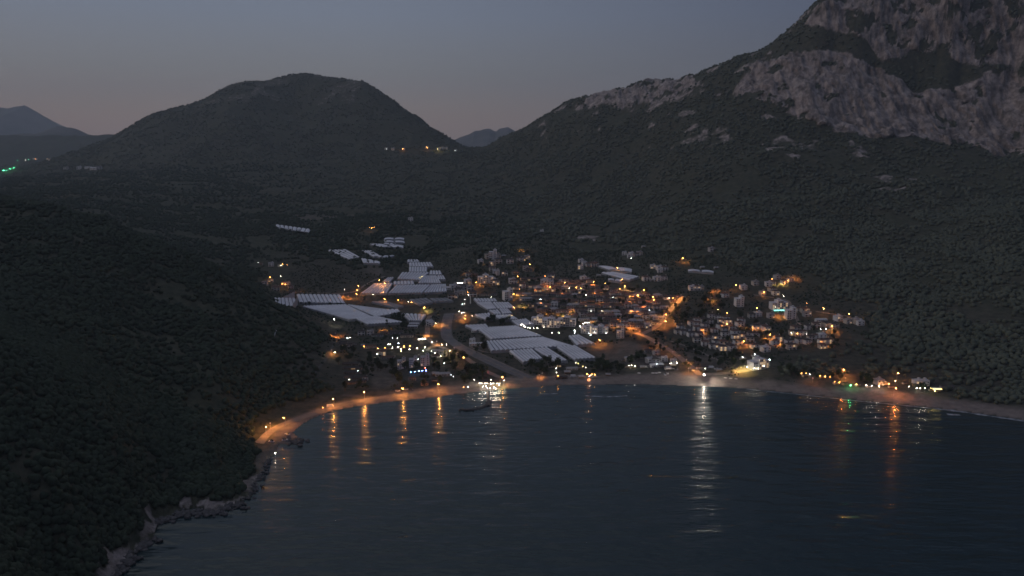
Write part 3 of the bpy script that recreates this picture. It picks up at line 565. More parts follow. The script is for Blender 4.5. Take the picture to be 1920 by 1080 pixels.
rows('the slope above the greenhouses', 'houses on the upper left slope of the village', [
 c2([(640,325,'flat','white'),(740,268,'flat'),(790,275,'block','white'),(850,325,'villa'),(840,262,'flat'),(990,325,'villa'),(1110,300,'villa'),(1150,292,'villa'),(1190,278,'flat','cream'),(920,250,'shed','grey','flat')]), c2([(775,412,'villa'),(830,460,'flat','white'),(930,470,'villa'),(1180,410,'flat'),(1060,455,'bungalow'),(1220,420,'bungalow'),(740,355,'bungalow'),(790,355,'flat','cream')]), c2([(500,480,'villa','cream'),(560,478,'bungalow','brownwall'),(690,555,'hotel','white','paleflat'),(790,560,'flat','white'),(830,580,'villa'),(1010,560,'flat','white'),(1040,565,'villa'),(1420,560,'flat','white'),(1480,500,'villa'),(1390,575,'flat','white'),(1470,545,'villa'),(1640,560,'villa','cream')]), c2([(270,640,'long','white','paleflat'),(330,640,'flat','white'),(400,640,'flat','grey'),(480,570,'flat','white'),(520,650,'flat','grey'),(380,680,'villa'),(430,700,'flat'),(330,740,'flat'),(560,720,'villa','brownwall'),(440,630,'villa'),(300,745,'villa','brownwall'),(700,715,'long','cream'),(760,710,'long','grey')])],
 ['villa'], ['white','cream','grey'], ['darktile','tile'], .1, .15, sc=(.8,1.05))
rows('the mountain foot', 'houses along the foot of the mountain', [
 c3([(770,165,'flat'),(850,170,'flat','white'),(840,200,'flat','white'),(900,180,'villa'),(945,170,'flat','cream'),(985,75,'shed','white','flat'),(1800,120,'flat','grey')]), c3([(260,255,'flat','white'),(300,285,'flat','white'),(345,300,'villa','grey'),(390,300,'villa'),(425,285,'villa','brownwall'),(240,330,'flat'),(1110,320,'flat'),(1190,340,'flat','white'),(1240,345,'villa'),(1200,375,'flat','white'),(1690,325,'shed','white','flat'),(1850,330,'shed','grey','flat')]), c3([(270,465,'flat','white'),(330,460,'shed','white','flat'),(470,420,'shed','white','flat'),(1020,470,'villa'),(1140,470,'flat','white'),(1190,470,'flat','white'),(1240,460,'villa'),(1100,475,'shed','grey','flat')]), c3([(1570,585,'flat','white'),(1625,580,'villa','white'),(1680,580,'flat'),(1590,560,'villa'),(1310,690,'long','cream'),(1350,725,'bungalow','cream')])],
 ['flat'], ['white','cream'], ['darktile','tile'], .1, .1, sc=(.75,.95))
rows('the dark holiday camp', 'low bungalows of the dark holiday camp', [
 [(642,644,'long'),(662,646,'long'),(680,648,'shed','white','flat')], c5([(330,520,'long'),(410,520,'long'),(470,470,'shed')]), c5([(345,570,'long'),(440,575,'long')]), c5([(350,625,'long'),(450,625,'long')]), c5([(350,680,'long'),(455,690,'long'),(540,700,'villa','white')]), c5([(360,745,'long'),(480,725,'long')])],
 ['long'], ['grey','brownwall'], ['darktile'], .05, .1, sc=(.5,.6))
for u, v, ds_, s_ in ((753,690,'left',.62),(775,687,'middle',.62),(797,684,'right',.68)):
    house('block', u, v, f'pale blue-grey three-storey villa block, {ds_} of the three by the blue pool lights', 'three villa blocks by the blue lights', 'white', 'flat', .12, .1, s_, 'apartment block')
rows('the lit beach resort', 'pavilions and houses around the resort lights', [
 c5([(600,160,'flat','grey'),(500,160,'villa'),(690,180,'long','grey'),(770,155,'bungalow','brownwall'),(900,150,'long'),(300,300,'long','grey'),(340,290,'shed','grey'),(600,320,'long','grey')]), c5([(705,345,'hut'),(775,340,'hut'),(850,338,'hut'),(925,335,'hut'),(1000,330,'hut'),(1070,322,'hut'),(1150,345,'hut'),(1030,190,'long','cream')]), c5([(730,410,'villa','cream'),(800,450,'long','grey'),(870,440,'shed','white','flat'),(1400,370,'long','grey','flat'),(1460,410,'flat','grey'),(1380,430,'bungalow','white')]), c5([(1380,640,'shed','grey','flat'),(1470,650,'long','grey','flat'),(1250,760,'bungalow','brownwall'),(1100,700,'bungalow','grey'),(1360,720,'shed','grey')]), c5([(1090,80,'long','grey','paleflat'),(1130,45,'long','grey','paleflat'),(1330,55,'flat','white'),(1300,45,'flat','white'),(1860,130,'long','white','paleflat'),(1810,250,'flat','white'),(1850,290,'long','white','paleflat')])],
 ['long'], ['grey','cream'], ['darktile','tile'], .05, .1, sc=(.6,.85))
rows('the left forest settlement', 'houses of the small left settlement', [
 c1([(130,470,'flat','white'),(220,475,'villa'),(40,455,'shed')]), c1([(80,640,'flat','grey'),(130,610,'villa'),(165,680,'villa','brownwall'),(195,690,'villa','cream'),(260,640,'villa','cream'),(290,645,'flat','grey'),(305,670,'villa'),(325,710,'bungalow','brownwall'),(390,712,'shed','cream')])],
 ['villa'], ['cream','grey'], ['tile','darktile'], .2, .1, sc=(.7,.9))
rows('the middle beach front', 'beach houses behind the middle beach', [
 c6([(1030,570,'long','grey'),(1100,560,'shed','grey'),(1200,600,'long','grey'),(1270,590,'shed','cream'),(1150,635,'shed','grey')]), c6([(1060,690,'shed','grey'),(1120,690,'shed','brownwall'),(1290,680,'hut','brownwall'),(1420,685,'hut','cream'),(1560,660,'shed','brownwall')]), c7([(140,510,'villa'),(115,510,'shed','grey'),(355,420,'bungalow','grey'),(440,450,'flat','grey'),(470,490,'shed','white','flat'),(510,510,'flat','white'),(370,530,'villa','grey'),(420,530,'villa','grey'),(600,535,'flat','grey')]), c7([(150,580,'hut','cream'),(200,585,'hut','cream'),(290,580,'shed','grey'),(350,570,'long','grey'),(430,570,'long','white','paleflat'),(480,575,'shed','grey'),(550,600,'shed','white','flat'),(600,560,'hut','cream')]), c7([(900,590,'long','grey'),(985,590,'shed','white','paleflat'),(940,615,'shed','grey'),(1060,610,'shed','grey'),(1430,465,'shed','grey'),(1310,500,'shed','cream')])],
 ['shed'], ['grey','cream'], ['darktile','flat'], .1, .1, sc=(.6,.8))
rows('on the dark right-hand beach', 'beach bars on the right beach', [[(1450+x/4.085, 640+y/4.085+1.5, k, w) for x, y, k, w in ((240,262,'hut','cream'),(370,275,'hut','grey'),(480,320,'hut','cream'),(550,325,'hut','brownwall'),(650,335,'hut','grey'),(740,345,'hut','cream'),(800,320,'flat','grey'),(850,330,'hut','white'),(900,350,'hut','cream'),(1010,320,'hut','grey'),(1100,330,'flat','white'),(1150,330,'flat','white'),(1210,372,'hut','cream'),(1260,382,'hut','white'),(1330,350,'long','grey'))]],
 ['hut'], ['cream'], ['darktile'], .2, .1, sc=(.6,.8))
rows('on the saddle below the middle hill', 'far houses on the saddle', [[(725,281,'flat','white'),(738,281,'flat','white'),(755,281,'villa'),(801,278,'villa'),(821,281,'flat'),(828,280,'flat','white'),(835,280,'flat','white'),(853,284,'flat','white')]], ['flat'], ['white'], ['tile'], .1, .1, sc=(1.1,1.3))
rows('on the far left plateau', 'far houses on the left plateau', [[(165,316,'long','white','paleflat'),(176,317,'long','white','paleflat'),(187,318,'flat','grey'),(124,318,'flat','grey'),(150,317,'flat','white'),(92,301,'flat','grey'),(67,299,'long','white','paleflat')]], ['flat'], ['grey'], ['flat'], 0, .1, sc=(1.2,1.6))
house('flat', 770, 414, 'lone pale house far up the dark valley slope', None, 'white', 'paleflat', 0, 0, 1.0)
house('flat', 1016, 436, 'lone pale house at the foot of the mountain above the village', None, 'white', 'paleflat', 0, 0, .8)

# ------------------------------------------------------------------ lamps
def lamp_meshes():
    return dict(
     pole=MB().cyl(0,0,-1,7.4,.13,.08).mesh('pole', M['metal']), arm=MB().box(-.06,.06,-1.5,.06,7.3,7.42).mesh('arm', M['metal']), head=MB().box(-.3,.3,-1.95,-1.15,7.44,7.6).mesh('lamp_head', M['metal']),
     gpole=MB().cyl(0,0,-1,2.9,.08,.06).mesh('pole', M['metal']), cap=MB().cyl(0,0,3.42,3.52,.2,.1).mesh('cap', M['metal']), hpole=MB().cyl(0,0,-1,4.4,.08,.06).mesh('pole', M['metal']), shade=MB().cyl(0,0,4.12,4.62,.62,.12,10).mesh('shade', M['metal']), fpole=MB().cyl(0,0,-1,4.6,.1,.08).mesh('pole', M['metal']), house=MB().box(-.8,.8,-.9,.8,4.6,4.68).box(-.8,.8,.72,.8,4.68,5.6).box(-.8,.8,-.5,.8,5.6,5.68).mesh('housing', M['metal']), bulb={})
LM = lamp_meshes()
def bulb(r, col, st):
    k = (r, col, round(st))
    if k not in LM['bulb']:
        V, Fc = ico(r, 2); LM['bulb'][k] = mesh('bulb', V, Fc, glow(col, st), True)
    return LM['bulb'][k]
def street_lamp(u, v, col, st, sc=1.0, rz=0.0):
    p = at(u, v, 7.3*sc)
    if p is None: return None
    t = empty('street_lamp', p, rz); t.scale = (sc,)*3
    part('pole', LM['pole'], t); part('arm', LM['arm'], t); hd = part('lamp_head', LM['head'], t); part('bulb', bulb(.26, col, st), hd, (0, -1.55, 7.16))
    return t
def garden_lamp(u, v, col, st, sc=1.0):
    p = at(u, v, 3.1*sc)
    if p is None: return None
    t = empty('garden_lamp', p); t.scale = (sc,)*3
    part('pole', LM['gpole'], t); part('cap', LM['cap'], t); part('bulb', bulb(.19, col, st), t, (0, 0, 3.14))
    return t
def open_shade():
    V = []; n = 10
    for z, r in ((4.12, .62), (4.5, .42), (4.62, .0)): V += [(r*math.cos(6.2832*i/n), r*math.sin(6.2832*i/n), z) for i in range(n)]
    return mesh('shade', V, [(k*n+i, k*n+(i+1) % n, (k+1)*n+(i+1) % n, (k+1)*n+i) for k in range(2) for i in range(n)], M['white'])
LM['shade'] = open_shade()
def hooded_lamp(u, v, col, st, sc=1.0):
    p = at(u, v, 0.0)
    if p is None: return None
    t = empty('hooded_lamp', p); t.scale = (sc,)*3
    part('pole', LM['hpole'], t); hd = part('shade', LM['shade'], t); part('bulb', bulb(.24, col, st), hd, (0, 0, 4.36))
    return t
def floodlamp(u, v, col, st, sc=1.0):
    p = at(u, v, 5.0)
    t = empty('floodlamp', p, math.atan2(-p.x, p.y)); part('pole', LM['fpole'], t); hd = part('housing', LM['house'], t); part('bulb', bulb(.42, col, st), hd, (0, -.1, 5.12))
    return t
def lights(zone, ox, oy, s, items, group):
    """items: x, y in an enlarged crop of the photograph, kind letter, colour letter, power"""
    C_ = dict(o=ORANGE, d=DEEP, w=WHITE, c=COOL, y=YEL, g=GREEN, t=TEAL, b=BLUE, r=REDL); CN = dict(o='orange', d='deep orange', w='warm white', c='cool white', y='yellow', g='green', t='teal', b='blue', r='red')
    its = sorted(((ox+i[0]/s, oy+i[1]/s)+tuple(i[2:]) for i in items), key=lambda a: a[0])
    by = {}
    for it in its:
        k = 'A' if it[2] == 'G' and it[3] in 'doy' and it[4] >= 400 and len(it) < 6 else it[2]
        by.setdefault((k, it[3]), []).append(it)
    for (k, c), l in by.items():
        for i, it in enumerate(l):
            p = it[4]; sc = it[5] if len(it) > 5 else 1.0
            t = street_lamp(it[0], it[1], C_[c], p*LSC, sc, random.uniform(-.6, .6)) if k == 'S' else floodlamp(it[0], it[1], C_[c], p) if k == 'F' else hooded_lamp(it[0], it[1], C_[c], p*LSC*HSC, sc) if k == 'A' else garden_lamp(it[0], it[1], C_[c], p*LSC*GSC, sc)
            if t:
                o_ = ordinal(i, len(l))
                tag(t, f'{CN[c]} { {"S":"street lamp","G":"post lamp","A":"hooded lamp","F":"floodlamp"}[k]} {zone}'+(f', {o_}' if o_ else ''), 'street lamp' if k == 'S' else 'lamp', group)
LSC = 1.25; HSC = 6.0; GSC = .40
B_, m_, s_ = 1500, 750, 260
lights('in the left settlement', 480, 400, 4.8, [(20,440,'G','w',120),(135,462,'G','w',900),(225,470,'G','w',400),(212,452,'G','w',120),(240,455,'G','o',160),(278,462,'G','o',120),(133,572,'S','o',m_),(223,563,'G','w',300),(240,632,'S','o',m_),(172,684,'G','d',400),(385,705,'G','d',700),(265,640,'G','d',300)], 'lamps of the left settlement')
lights('far up the valley', 480, 400, 4.8, [(1045,132,'S','o',m_),(1020,130,'G','d',160),(1065,125,'G','o',160)], 'lamps far up the valley')
lights('along the greenhouse road', 480, 400, 4.8, [(1112,600,'S','o',B_),(1165,627,'S','o',B_),(922,652,'S','o',m_),(903,725,'S','o',B_),(915,690,'S','d',m_),(790,752,'G','d',900),(830,770,'G','d',500),(1490,590,'G','y',900),(1055,730,'G','w',300),(1162,768,'S','o',m_),(1140,735,'G','d',600),(797,685,'G','w',80),(708,950,'S','w',m_),(1280,780,'G','o',300),(1310,805,'G','d',400),(1370,795,'G','w',300),(1400,800,'G','o',300)], 'lamps along the greenhouse road')
lights('where the two roads meet', 480, 400, 4.8, [(1512,845,'S','o',m_),(1545,880,'G','y',m_),(1560,995,'G','c',m_),(1640,1015,'G','o',1400),(1615,990,'G','w',300),(1830,883,'G','w',200),(1852,897,'G','w',300),(1885,920,'G','o',300),(1880,945,'G','o',300),(1868,965,'G','o',500)], 'lamps where the roads meet')
lights('on the upper left slope of the village', 800, 440, 6.353, [(797,230,'G','w',300),(745,355,'G','o',600),(1120,185,'G','o',m_),(1232,352,'S','o',m_),(705,457,'G','o',300),(505,460,'G','d',500),(583,565,'S','o',B_),(610,600,'G','d',500),(688,562,'G','o',400),(1077,493,'S','o',m_),(1410,492,'G','o',200),(1468,515,'G','o',200),(1130,290,'G','d',500),(1650,520,'G','d',300)], 'lamps on the upper left slope')
lights('around the white tower block', 800, 440, 6.353, [(570,670,'S','o',m_),(490,685,'G','o',300),(560,715,'G','d',900),(495,720,'G','w',260),(455,772,'G','w',200),(425,825,'G','c',260),(775,740,'G','w',260),(1042,703,'S','o',m_),(1075,740,'G','o',1400),(1385,708,'G','y',1000),(1308,643,'G','c',260),(1110,650,'G','o',240),(450,820,'G','w',100),(330,740,'G','o',240),(1040,870,'G','o',300),(1130,858,'G','y',600),(390,915,'G','w',200),(418,935,'G','w',300),(440,930,'G','w',200),(463,965,'G','o',600),(543,967,'G','w',240),(975,1005,'G','y',1100),(440,1030,'G','d',600)], 'lamps around the tower block')
lights('in the brown-roofed quarter', 800, 440, 6.353, [(1648,570,'S','o',B_),(1470,620,'S','o',m_),(1703,640,'G','w',200),(1357,772,'G','c',160),(1605,885,'G','c',160),(1895,715,'G','w',240),(1625,985,'G','y',1500),(1600,960,'G','o',900),(1410,955,'G','o',400),(1720,960,'G','o',500),(1430,1030,'G','w',160),(1420,620,'G','d',400),(1780,630,'G','o',300),(1840,640,'G','o',300),(1620,725,'G','d',400)], 'lamps of the brown-roofed quarter')
lights('deep in the brown-roofed quarter', 960, 520, 10.67, [(x, y, 'A', 'd' if i % 3 else 'o', 230) for i, (x, y) in enumerate([(1000,380),(1030,110),(1300,240),(1320,150),(1660,360),(1400,580),(1450,530),(680,750),(1770,790),(1540,920),(1500,980),(700,230),(470,300),(870,560),(560,560),(1180,700),(330,620),(1750,520),(1250,640),(860,260)])], 'hooded lamps deep in the quarter')
lights('right of the brown-roofed quarter', 1120, 520, 10.67, [(x, y, 'A', 'd' if i % 3 else 'o', 230) for i, (x, y) in enumerate([(650,440),(600,530),(540,110),(560,250),(880,340),(290,680),(690,760),(800,770),(1120,470),(1560,560),(1330,830),(1540,960),(1090,950),(300,1010),(800,1060),(60,790),(450,880),(930,640),(1000,880),(640,980)])], 'hooded lamps right of the quarter')
lights('along the upper village street', 1050, 450, 6.353, [(1455,213,'S','o',m_),(1500,262,'G','d',500),(770,158,'G','w',200),(850,215,'G','w',120),(682,330,'S','o',m_),(740,470,'G','o',300),(400,497,'S','o',B_),(537,517,'G','o',160),(767,548,'S','o',B_),(775,590,'G','y',700),(710,582,'G','o',160),(998,592,'S','o',B_),(940,440,'G','y',500),(1690,315,'G','w',60)], 'lamps of the upper street')
lights('in the right of the brown-roofed quarter', 1050, 450, 6.353, [(933,658,'S','o',B_),(870,700,'G','d',900),(800,760,'G','d',700),(310,653,'G','w',260),(630,680,'G','c',140),(1113,675,'S','d',m_),(1117,710,'S','d',m_),(1300,690,'G','w',260),(1345,690,'G','o',260),(1370,745,'G','o',1600),(1440,690,'G','o',500),(1355,810,'G','o',600),(1330,835,'G','o',500),(1400,715,'G','o',700),(1253,883,'S','o',B_),(1240,930,'G','o',1500),(1255,963,'S','o',m_),(1240,1000,'G','d',800),(1115,990,'G','y',700),(425,650,'G','d',500),(600,845,'G','d',500),(490,900,'G','o',600),(250,780,'G','d',700),(300,760,'G','d',500),(850,880,'G','d',700),(910,885,'G','d',500),(275,998,'G','c',1000),(238,1028,'G','c',600),(180,1078,'G','w',300),(500,845,'G','w',100),(1065,835,'G','c',80),(370,845,'G','w',120),(330,985,'G','o',900),(600,1050,'G','d',900),(840,1060,'G','d',700),(1200,1040,'G','d',500),(1360,1000,'G','d',500)], 'lamps of the right quarter')
lights('above the right estate', 1330, 500, 6.0, [(297,205,'S','o',m_),(522,185,'G','w',300),(708,135,'G','o',300),(885,152,'S','o',m_),(795,210,'G','y',900),(610,282,'S','o',m_),(835,330,'G','w',300),(532,462,'S','o',300),(748,458,'G','w',200),(1285,467,'S','o',B_),(1562,525,'S','o',B_),(95,290,'G','d',1500),(935,130,'G','d',1500),(900,145,'G','d',600),(770,555,'G','d',1400),(820,575,'G','o',500),(20,385,'G','o',900),(1095,412,'G','d',120),(100,480,'G','y',250),(200,520,'G','o',300),(850,190,'G','d',300)], 'lamps above the right estate')
lights('in the right estate', 1330, 500, 6.0, [(200,640,'S','d',m_),(170,595,'G','w',120),(460,700,'G','o',600),(530,725,'G','d',700),(673,760,'S','o',m_),(665,815,'G','o',700),(378,832,'S','o',B_),(340,870,'G','d',900),(430,890,'G','d',700),(925,745,'G','w',400),(1095,757,'G','w',140),(1250,703,'G','c',400),(1310,703,'G','c',400),(1380,667,'G','o',300),(1382,722,'G','o',400),(1378,750,'G','d',500),(1375,800,'G','d',400),(900,910,'G','d',1800),(860,905,'G','d',900),(1265,880,'G','d',1600),(1250,915,'G','d',800),(1110,690,'G','d',1500),(1080,700,'G','d',700),(510,985,'G','c',160),(375,1015,'G','c',60),(960,765,'G','d',600),(530,680,'G','d',600),(-110,720,'G','d',1500),(-70,745,'G','d',1000),(-150,660,'G','d',400),(990,755,'G','d',300)], 'lamps of the right estate')
lights('in the dark holiday camp', 600, 600, 6.353, [(325,213,'G','c',400),(360,210,'G','w',200),(522,315,'G','o',200),(175,378,'S','w',300),(140,405,'G','o',700),(185,200,'G','d',1600),(770,130,'G','o',700),(450,605,'G','c',60),(345,710,'G','w',80),(680,405,'G','w',500)], 'lamps of the holiday camp')
lights('among the resort pavilions', 600, 600, 6.353, [(865,210,'G','c',200),(920,218,'G','w',100),(815,290,'G','w',200),(838,290,'G','w',200),(935,278,'G','c',200),(690,338,'G','o',200),(775,332,'G','o',200),(860,328,'G','w',300),(930,323,'G','w',300),(1000,317,'G','o',300),(1070,308,'G','o',200),(965,348,'G','w',200),(968,370,'G','y',200),(1065,350,'G','w',200),(1155,335,'G','w',200),(1230,365,'G','w',240),(1250,325,'G','w',160),(1330,370,'G','w',80),(1265,195,'G','o',900),(1370,390,'G','w',500),(1405,410,'G','c',240),(1435,430,'G','w',240),(1480,515,'G','c',200),(1170,468,'G','c',240),(1255,570,'G','r',300)], 'lamps among the resort pavilions')
lights('along the main road to the beach', 600, 600, 6.353, [(1333,258,'S','w',B_),(1390,300,'G','o',900),(1450,295,'G','w',300),(1505,293,'G','w',300),(1540,360,'S','y',900),(1600,375,'G','o',700),(1715,440,'S','o',m_)], 'lamps along the main road')
lights('beside the blue-lit terrace', 600, 600, 6.353, [(1080,620,'G','b',500),(1180,607,'G','b',500),(1220,604,'G','b',300),(1130,615,'G','b',300),(1265,602,'G','b',300)], 'blue lamps of the terrace')
lights('on the left coast road', 600, 600, 6.353, [(1405,757,'S','o',B_*2),(997,810,'S','o',B_*1.8),(527,848,'S','o',B_*2),(163,933,'S','o',B_*2),(-416,1156,'S','o',B_*1.3),(-648,1264,'S','o',B_*1.6),(-534,1582,'G','w',200),(-590,1290,'A','o',500),(1765,797,'G','w',200),(1710,800,'G','d',120),(35,1045,'G','d',100),(1560,655,'G','c',40),(1590,675,'G','c',60)], 'lamps on the left coast road')
lights('at the bright beach restaurant', 850, 580, 5.4, [(210,713,'G','w',700),(262,722,'G','w',1500),(285,722,'G','w',900),(325,718,'G','w',600),(350,725,'G','w',300),(380,712,'G','w',600),(395,735,'G','w',500),(420,730,'G','w',600),(440,735,'G','w',400),(465,738,'G','w',500),(460,765,'G','w',500),(380,755,'G','w',700),(345,792,'G','w',1100),(375,797,'G','w',1100),(410,788,'G','w',900),(430,795,'G','w',1000),(478,792,'G','y',1100),(325,775,'G','w',900),(300,780,'G','w',500),(505,680,'S','o',B_),(515,720,'G','w',300),(340,605,'G','r',260)], 'lamps at the beach restaurant')
lights('in the hotel garden', 850, 580, 5.4, [(685,158,'G','w',200),(700,152,'G','w',200),(715,170,'G','w',200),(728,180,'G','w',200),(755,185,'G','w',160),(775,195,'G','w',140),(810,188,'G','w',160),(850,188,'G','w',200),(720,150,'G','w',80),(775,140,'G','w',80),(920,178,'G','w',260),(1000,240,'G','w',160),(1070,240,'G','w',80),(925,120,'G','w',160)], 'bulbs of the hotel garden')
lights('in front of the white guesthouse', 850, 580, 5.4, [(1232,215,'G','c',400),(1230,240,'G','c',200),(1310,215,'G','c',200),(1375,245,'G','c',200),(1390,258,'G','c',200),(1550,240,'G','c',300),(1430,235,'G','c',240),(1478,307,'S','o',B_),(1500,345,'G','d',700)], 'lamps by the guesthouse')
lights('behind the middle beach', 850, 580, 5.4, [(1040,597,'G','w',300),(1045,640,'G','w',80),(1060,672,'G','o',240),(1240,540,'G','w',80),(1265,550,'G','y',60),(1310,580,'G','y',80),(1340,590,'G','w',60),(1355,657,'G','o',300),(1380,675,'G','w',500),(1400,660,'G','o',240),(1430,660,'G','o',300),(900,690,'A','o',80),(870,708,'A','o',80),(1780,570,'G','w',300),(1805,567,'G','w',300),(1840,575,'G','w',400),(1990,520,'G','c',200),(2060,555,'G','c',60),(2200,548,'G','w',200),(2262,543,'G','w',240)], 'lamps behind the middle beach')
lights('along the creek road', 1150, 580, 5.4, [(230,240,'A','o',600),(265,262,'G','d',700),(420,375,'G','d',700),(480,400,'G','d',600),(600,470,'G','d',400),(740,548,'G','o',500),(780,600,'A','o',380),(840,640,'A','o',330),(760,640,'A','d',220),(930,600,'G','w',120)], 'lamps along the creek road')
lights('at the water edge, throwing a long white streak on the sea', 1150, 580, 5.4, [(918,662,'F','w',9000)], 'beach floodlamps')
lights('around the floodlit right hotel', 1150, 580, 5.4, [(1385,555,'G','w',300),(1400,540,'G','w',240),(1425,520,'G','w',240),(1440,505,'G','w',240),(1540,520,'G','c',160),(1582,512,'G','c',200),(1575,540,'G','c',160),(1525,575,'G','w',240),(1490,570,'G','w',240),(1430,598,'G','w',240),(1470,600,'G','w',240),(1355,585,'G','w',300),(1330,615,'G','y',1300),(1290,630,'G','y',900),(1245,640,'G','o',900),(1430,455,'G','c',80),(1310,485,'G','w',60)], 'lamps around the right hotel')
lights('on the dark right beach', 1450, 640, 4.085, [(215,245,'G','o',120),(250,245,'G','o',100),(280,253,'G','w',500),(360,263,'G','o',240),(397,270,'G','o',240),(435,272,'G','o',80),(540,213,'S','d',B_*2),(530,250,'A','d',200),(470,310,'G','o',100),(505,315,'G','o',160),(550,315,'G','o',700),(590,338,'G','g',2600),(637,330,'G','o',300),(712,338,'G','w',240),(755,340,'G','w',500),(810,345,'G','w',1200),(858,342,'G','o',500),(885,325,'G','o',300),(927,355,'S','d',2600),(950,240,'S','o',B_),(935,303,'G','w',80),(1038,347,'G','w',120),(1100,357,'G','w',200),(1125,360,'G','w',500),(1160,362,'G','w',900),(1212,357,'G','y',200),(1235,378,'G','y',300),(795,283,'G','w',80),(300,315,'A','d',160)], 'lamps on the right beach')
lights('on the far left plain', 0, 150, 4.8, [(33,812,'S','g',1300,1.6),(60,815,'G','g',400,2),(92,797,'S','g',600,1.6),(125,790,'S','g',600,1.6),(158,725,'G','g',200,2),(230,717,'G','w',250,2),(255,710,'G','g',250,2),(320,710,'G','d',120,2)], 'far lamps on the left plain')
lights('on the saddle below the middle hill', 600, 200, 4.8, [(600,380,'G','w',160,1.6),(660,382,'G','w',160,1.6),(745,380,'S','o',900,1.2),(965,367,'S','o',2200,1.2),(1060,380,'S','y',2200,1.2),(1090,367,'G','w',160,1.6),(1125,370,'G','w',160,1.6),(1213,397,'G','w',120,1.6)], 'lamps on the saddle')

# lit canopies: a roof on posts with a bright tube under its front edge
def canopy(u, v, w, label, col, st, rz=0, h=3.2):
    p = at(u, v)
    t = empty('canopy', p, rz); tag(t, label, 'canopy')
    part('roof', MB().box(-w/2,w/2,-2,2,h,h+.2).mesh('roof', M['cloth']), t)
    for x in (-w/2+.2, w/2-.2):
        for y in (-1.8, 1.8): part('post', cached('cpost', lambda: MB().box(-.07,.07,-.07,.07,-1,3.2).mesh('post', M['metal'])), t, (x, y, 0))
    part('light_tube', MB().box(-w/2+.3,w/2-.3,-2.25,-2.1,h-.25,h-.1).mesh('light_tube', glow(col, st)), t)
canopy(862, 534, 9, 'white tube-lit canopy among the houses left of the apartment tower', WHITE, 30, .25)
canopy(1330+785/6, 500+515/6, 16, 'teal-lit terrace canopy below the grey-white hotel on the right slope', TEAL, 14, .1)
canopy(790, 640, 9, 'curved-road canopy lit by a warm tube beside the main road', WHITE, 40, .5)
canopy(1650/5.4+850-55, 609, 7, 'white-lit canopy in front of the guesthouse row', COOL, 16, -.1)
canopy(1450+1245/4.085, 640+385/4.085, 8, 'yellow-lit canopy at the end of the right beach bars', YEL, 20, -.1)
# lens ring of a beach light, modelled as a glowing hoop; post added
p = at(1104, 716); t = empty('lens_ring', p); tag(t, 'orange lens ring built as a glowing hoop over the dark middle beach', 'lamp')
V = []; Fr = []
for i in range(20):
    for j in range(6):
        a = 2*math.pi*i/20; b = 2*math.pi*j/6; r = 1.0+.16*math.cos(b); V.append((r*math.cos(a), .16*math.sin(b), 2.0+r*math.sin(a)))
        Fr.append((i*6+j, ((i+1) % 20)*6+j, ((i+1) % 20)*6+(j+1) % 6, i*6+(j+1) % 6))
part('ring_glow', mesh('ring_glow', V, Fr, glow(DEEP, 5), True), t); part('post', MB().cyl(0,0,-.5,.86,.07,.07).mesh('post', M['metal']), t)
# beach restaurant: an open pergola by the water
p = at(918, 722); t = empty('restaurant_pavilion', p, -.05); tag(t, 'long open beach restaurant pavilion blazing with white lights at the water edge', 'restaurant')
part('roof', MB().hip(-11,11,-5,5,3.3,4.6,.85).mesh('roof', M['darktile']), t); part('deck', MB().box(-11.5,11.5,-6.5,5.5,-1.2,.25).mesh('deck', M['wood']), t)
for x in (-10.5,-5.2,0,5.2,10.5):
    for y in (-4.7, 4.7): part('post', cached('rpost', lambda: MB().box(-.12,.12,-.12,.12,.25,3.3).mesh('post', M['wood'])), t, (x, y, 0))
part('back_wall', MB().box(-10.3,10.3,4.4,4.6,.25,3.2).mesh('back_wall', M['cream']), t)
for x in (-8,-2.7,2.7,8): part('light_tube', cached('rtube', lambda: MB().box(-1.6,1.6,-.06,.06,2.95,3.07).mesh('light_tube', glow(WHITE, 18))), t, (x, -4.4, 0))
# tall mast
p = at(882, 569); t = empty('mast', p); tag(t, 'tall thin white mast at the corner of the middle greenhouses', 'mast'); part('shaft', MB().cyl(0,0,-1,10.5,.75,.55,10).mesh('shaft', M['white']), t); part('cap', MB().cyl(0,0,10.5,11.6,.85,.1,10).mesh('cap', M['flat']), t)

# ------------------------------------------------------------------ roads, tracks, surf
def ribbon(name, px, w, m, lift=.22, step=5.0, kind='structure', z0=None, wob=0):
    pts = [at(u, v) for u, v in px]; pts = [q for q in pts if q]
    out = []
    for a, b in zip(pts[:-1], pts[1:]):
        k = max(1, int((b-a).length/step)); out += [a.lerp(b, i/k) for i in range(k)]
    out.append(pts[-1])
    for _ in range(3): out = [out[0]]+[(out[i-1]+out[i]*2+out[i+1])/4 for i in range(1, len(out)-1)]+[out[-1]]
    V = []; Fc = []
    for i, q in enumerate(out):
        d = (out[min(i+1, len(out)-1)]-out[max(i-1, 0)]); n_ = Vector((-d.y, d.x, 0)).normalized(); ww = w*(1+random.uniform(-wob, wob))
        for f in (-.5, -.17, .17, .5):
            e = q+n_*ww*f; V.append((e.x, e.y, (max(height(e.x, e.y), 0.0) if z0 is None else z0)+lift))
        if i: 
            for j in range(3): Fc.append((4*i-4+j, 4*i-3+j, 4*i+1+j, 4*i+j))
    o = link(bpy.data.objects.new(name, mesh(name, V, Fc, m, True)))
    return tag(o, kind=kind)
ribbon('coast_road', [(486,832),(500,814),(522,799),(560,785),(600,772),(640,758),(690,749),(750,741),(820,732),(880,725),(940,717),(985,711),(1040,707),(1090,707)], 7, M['dirt'], .24)
ribbon('road', [(642,741),(665,742),(690,747)], 6, M['asphalt'], .2)
ribbon('main_road', [(985,711),(948,712),(925,703),(900,690),(872,670),(845,658),(815,646),(800,634),(802,618),(800,606),(806,592)], 6, M['dirt'], .21)
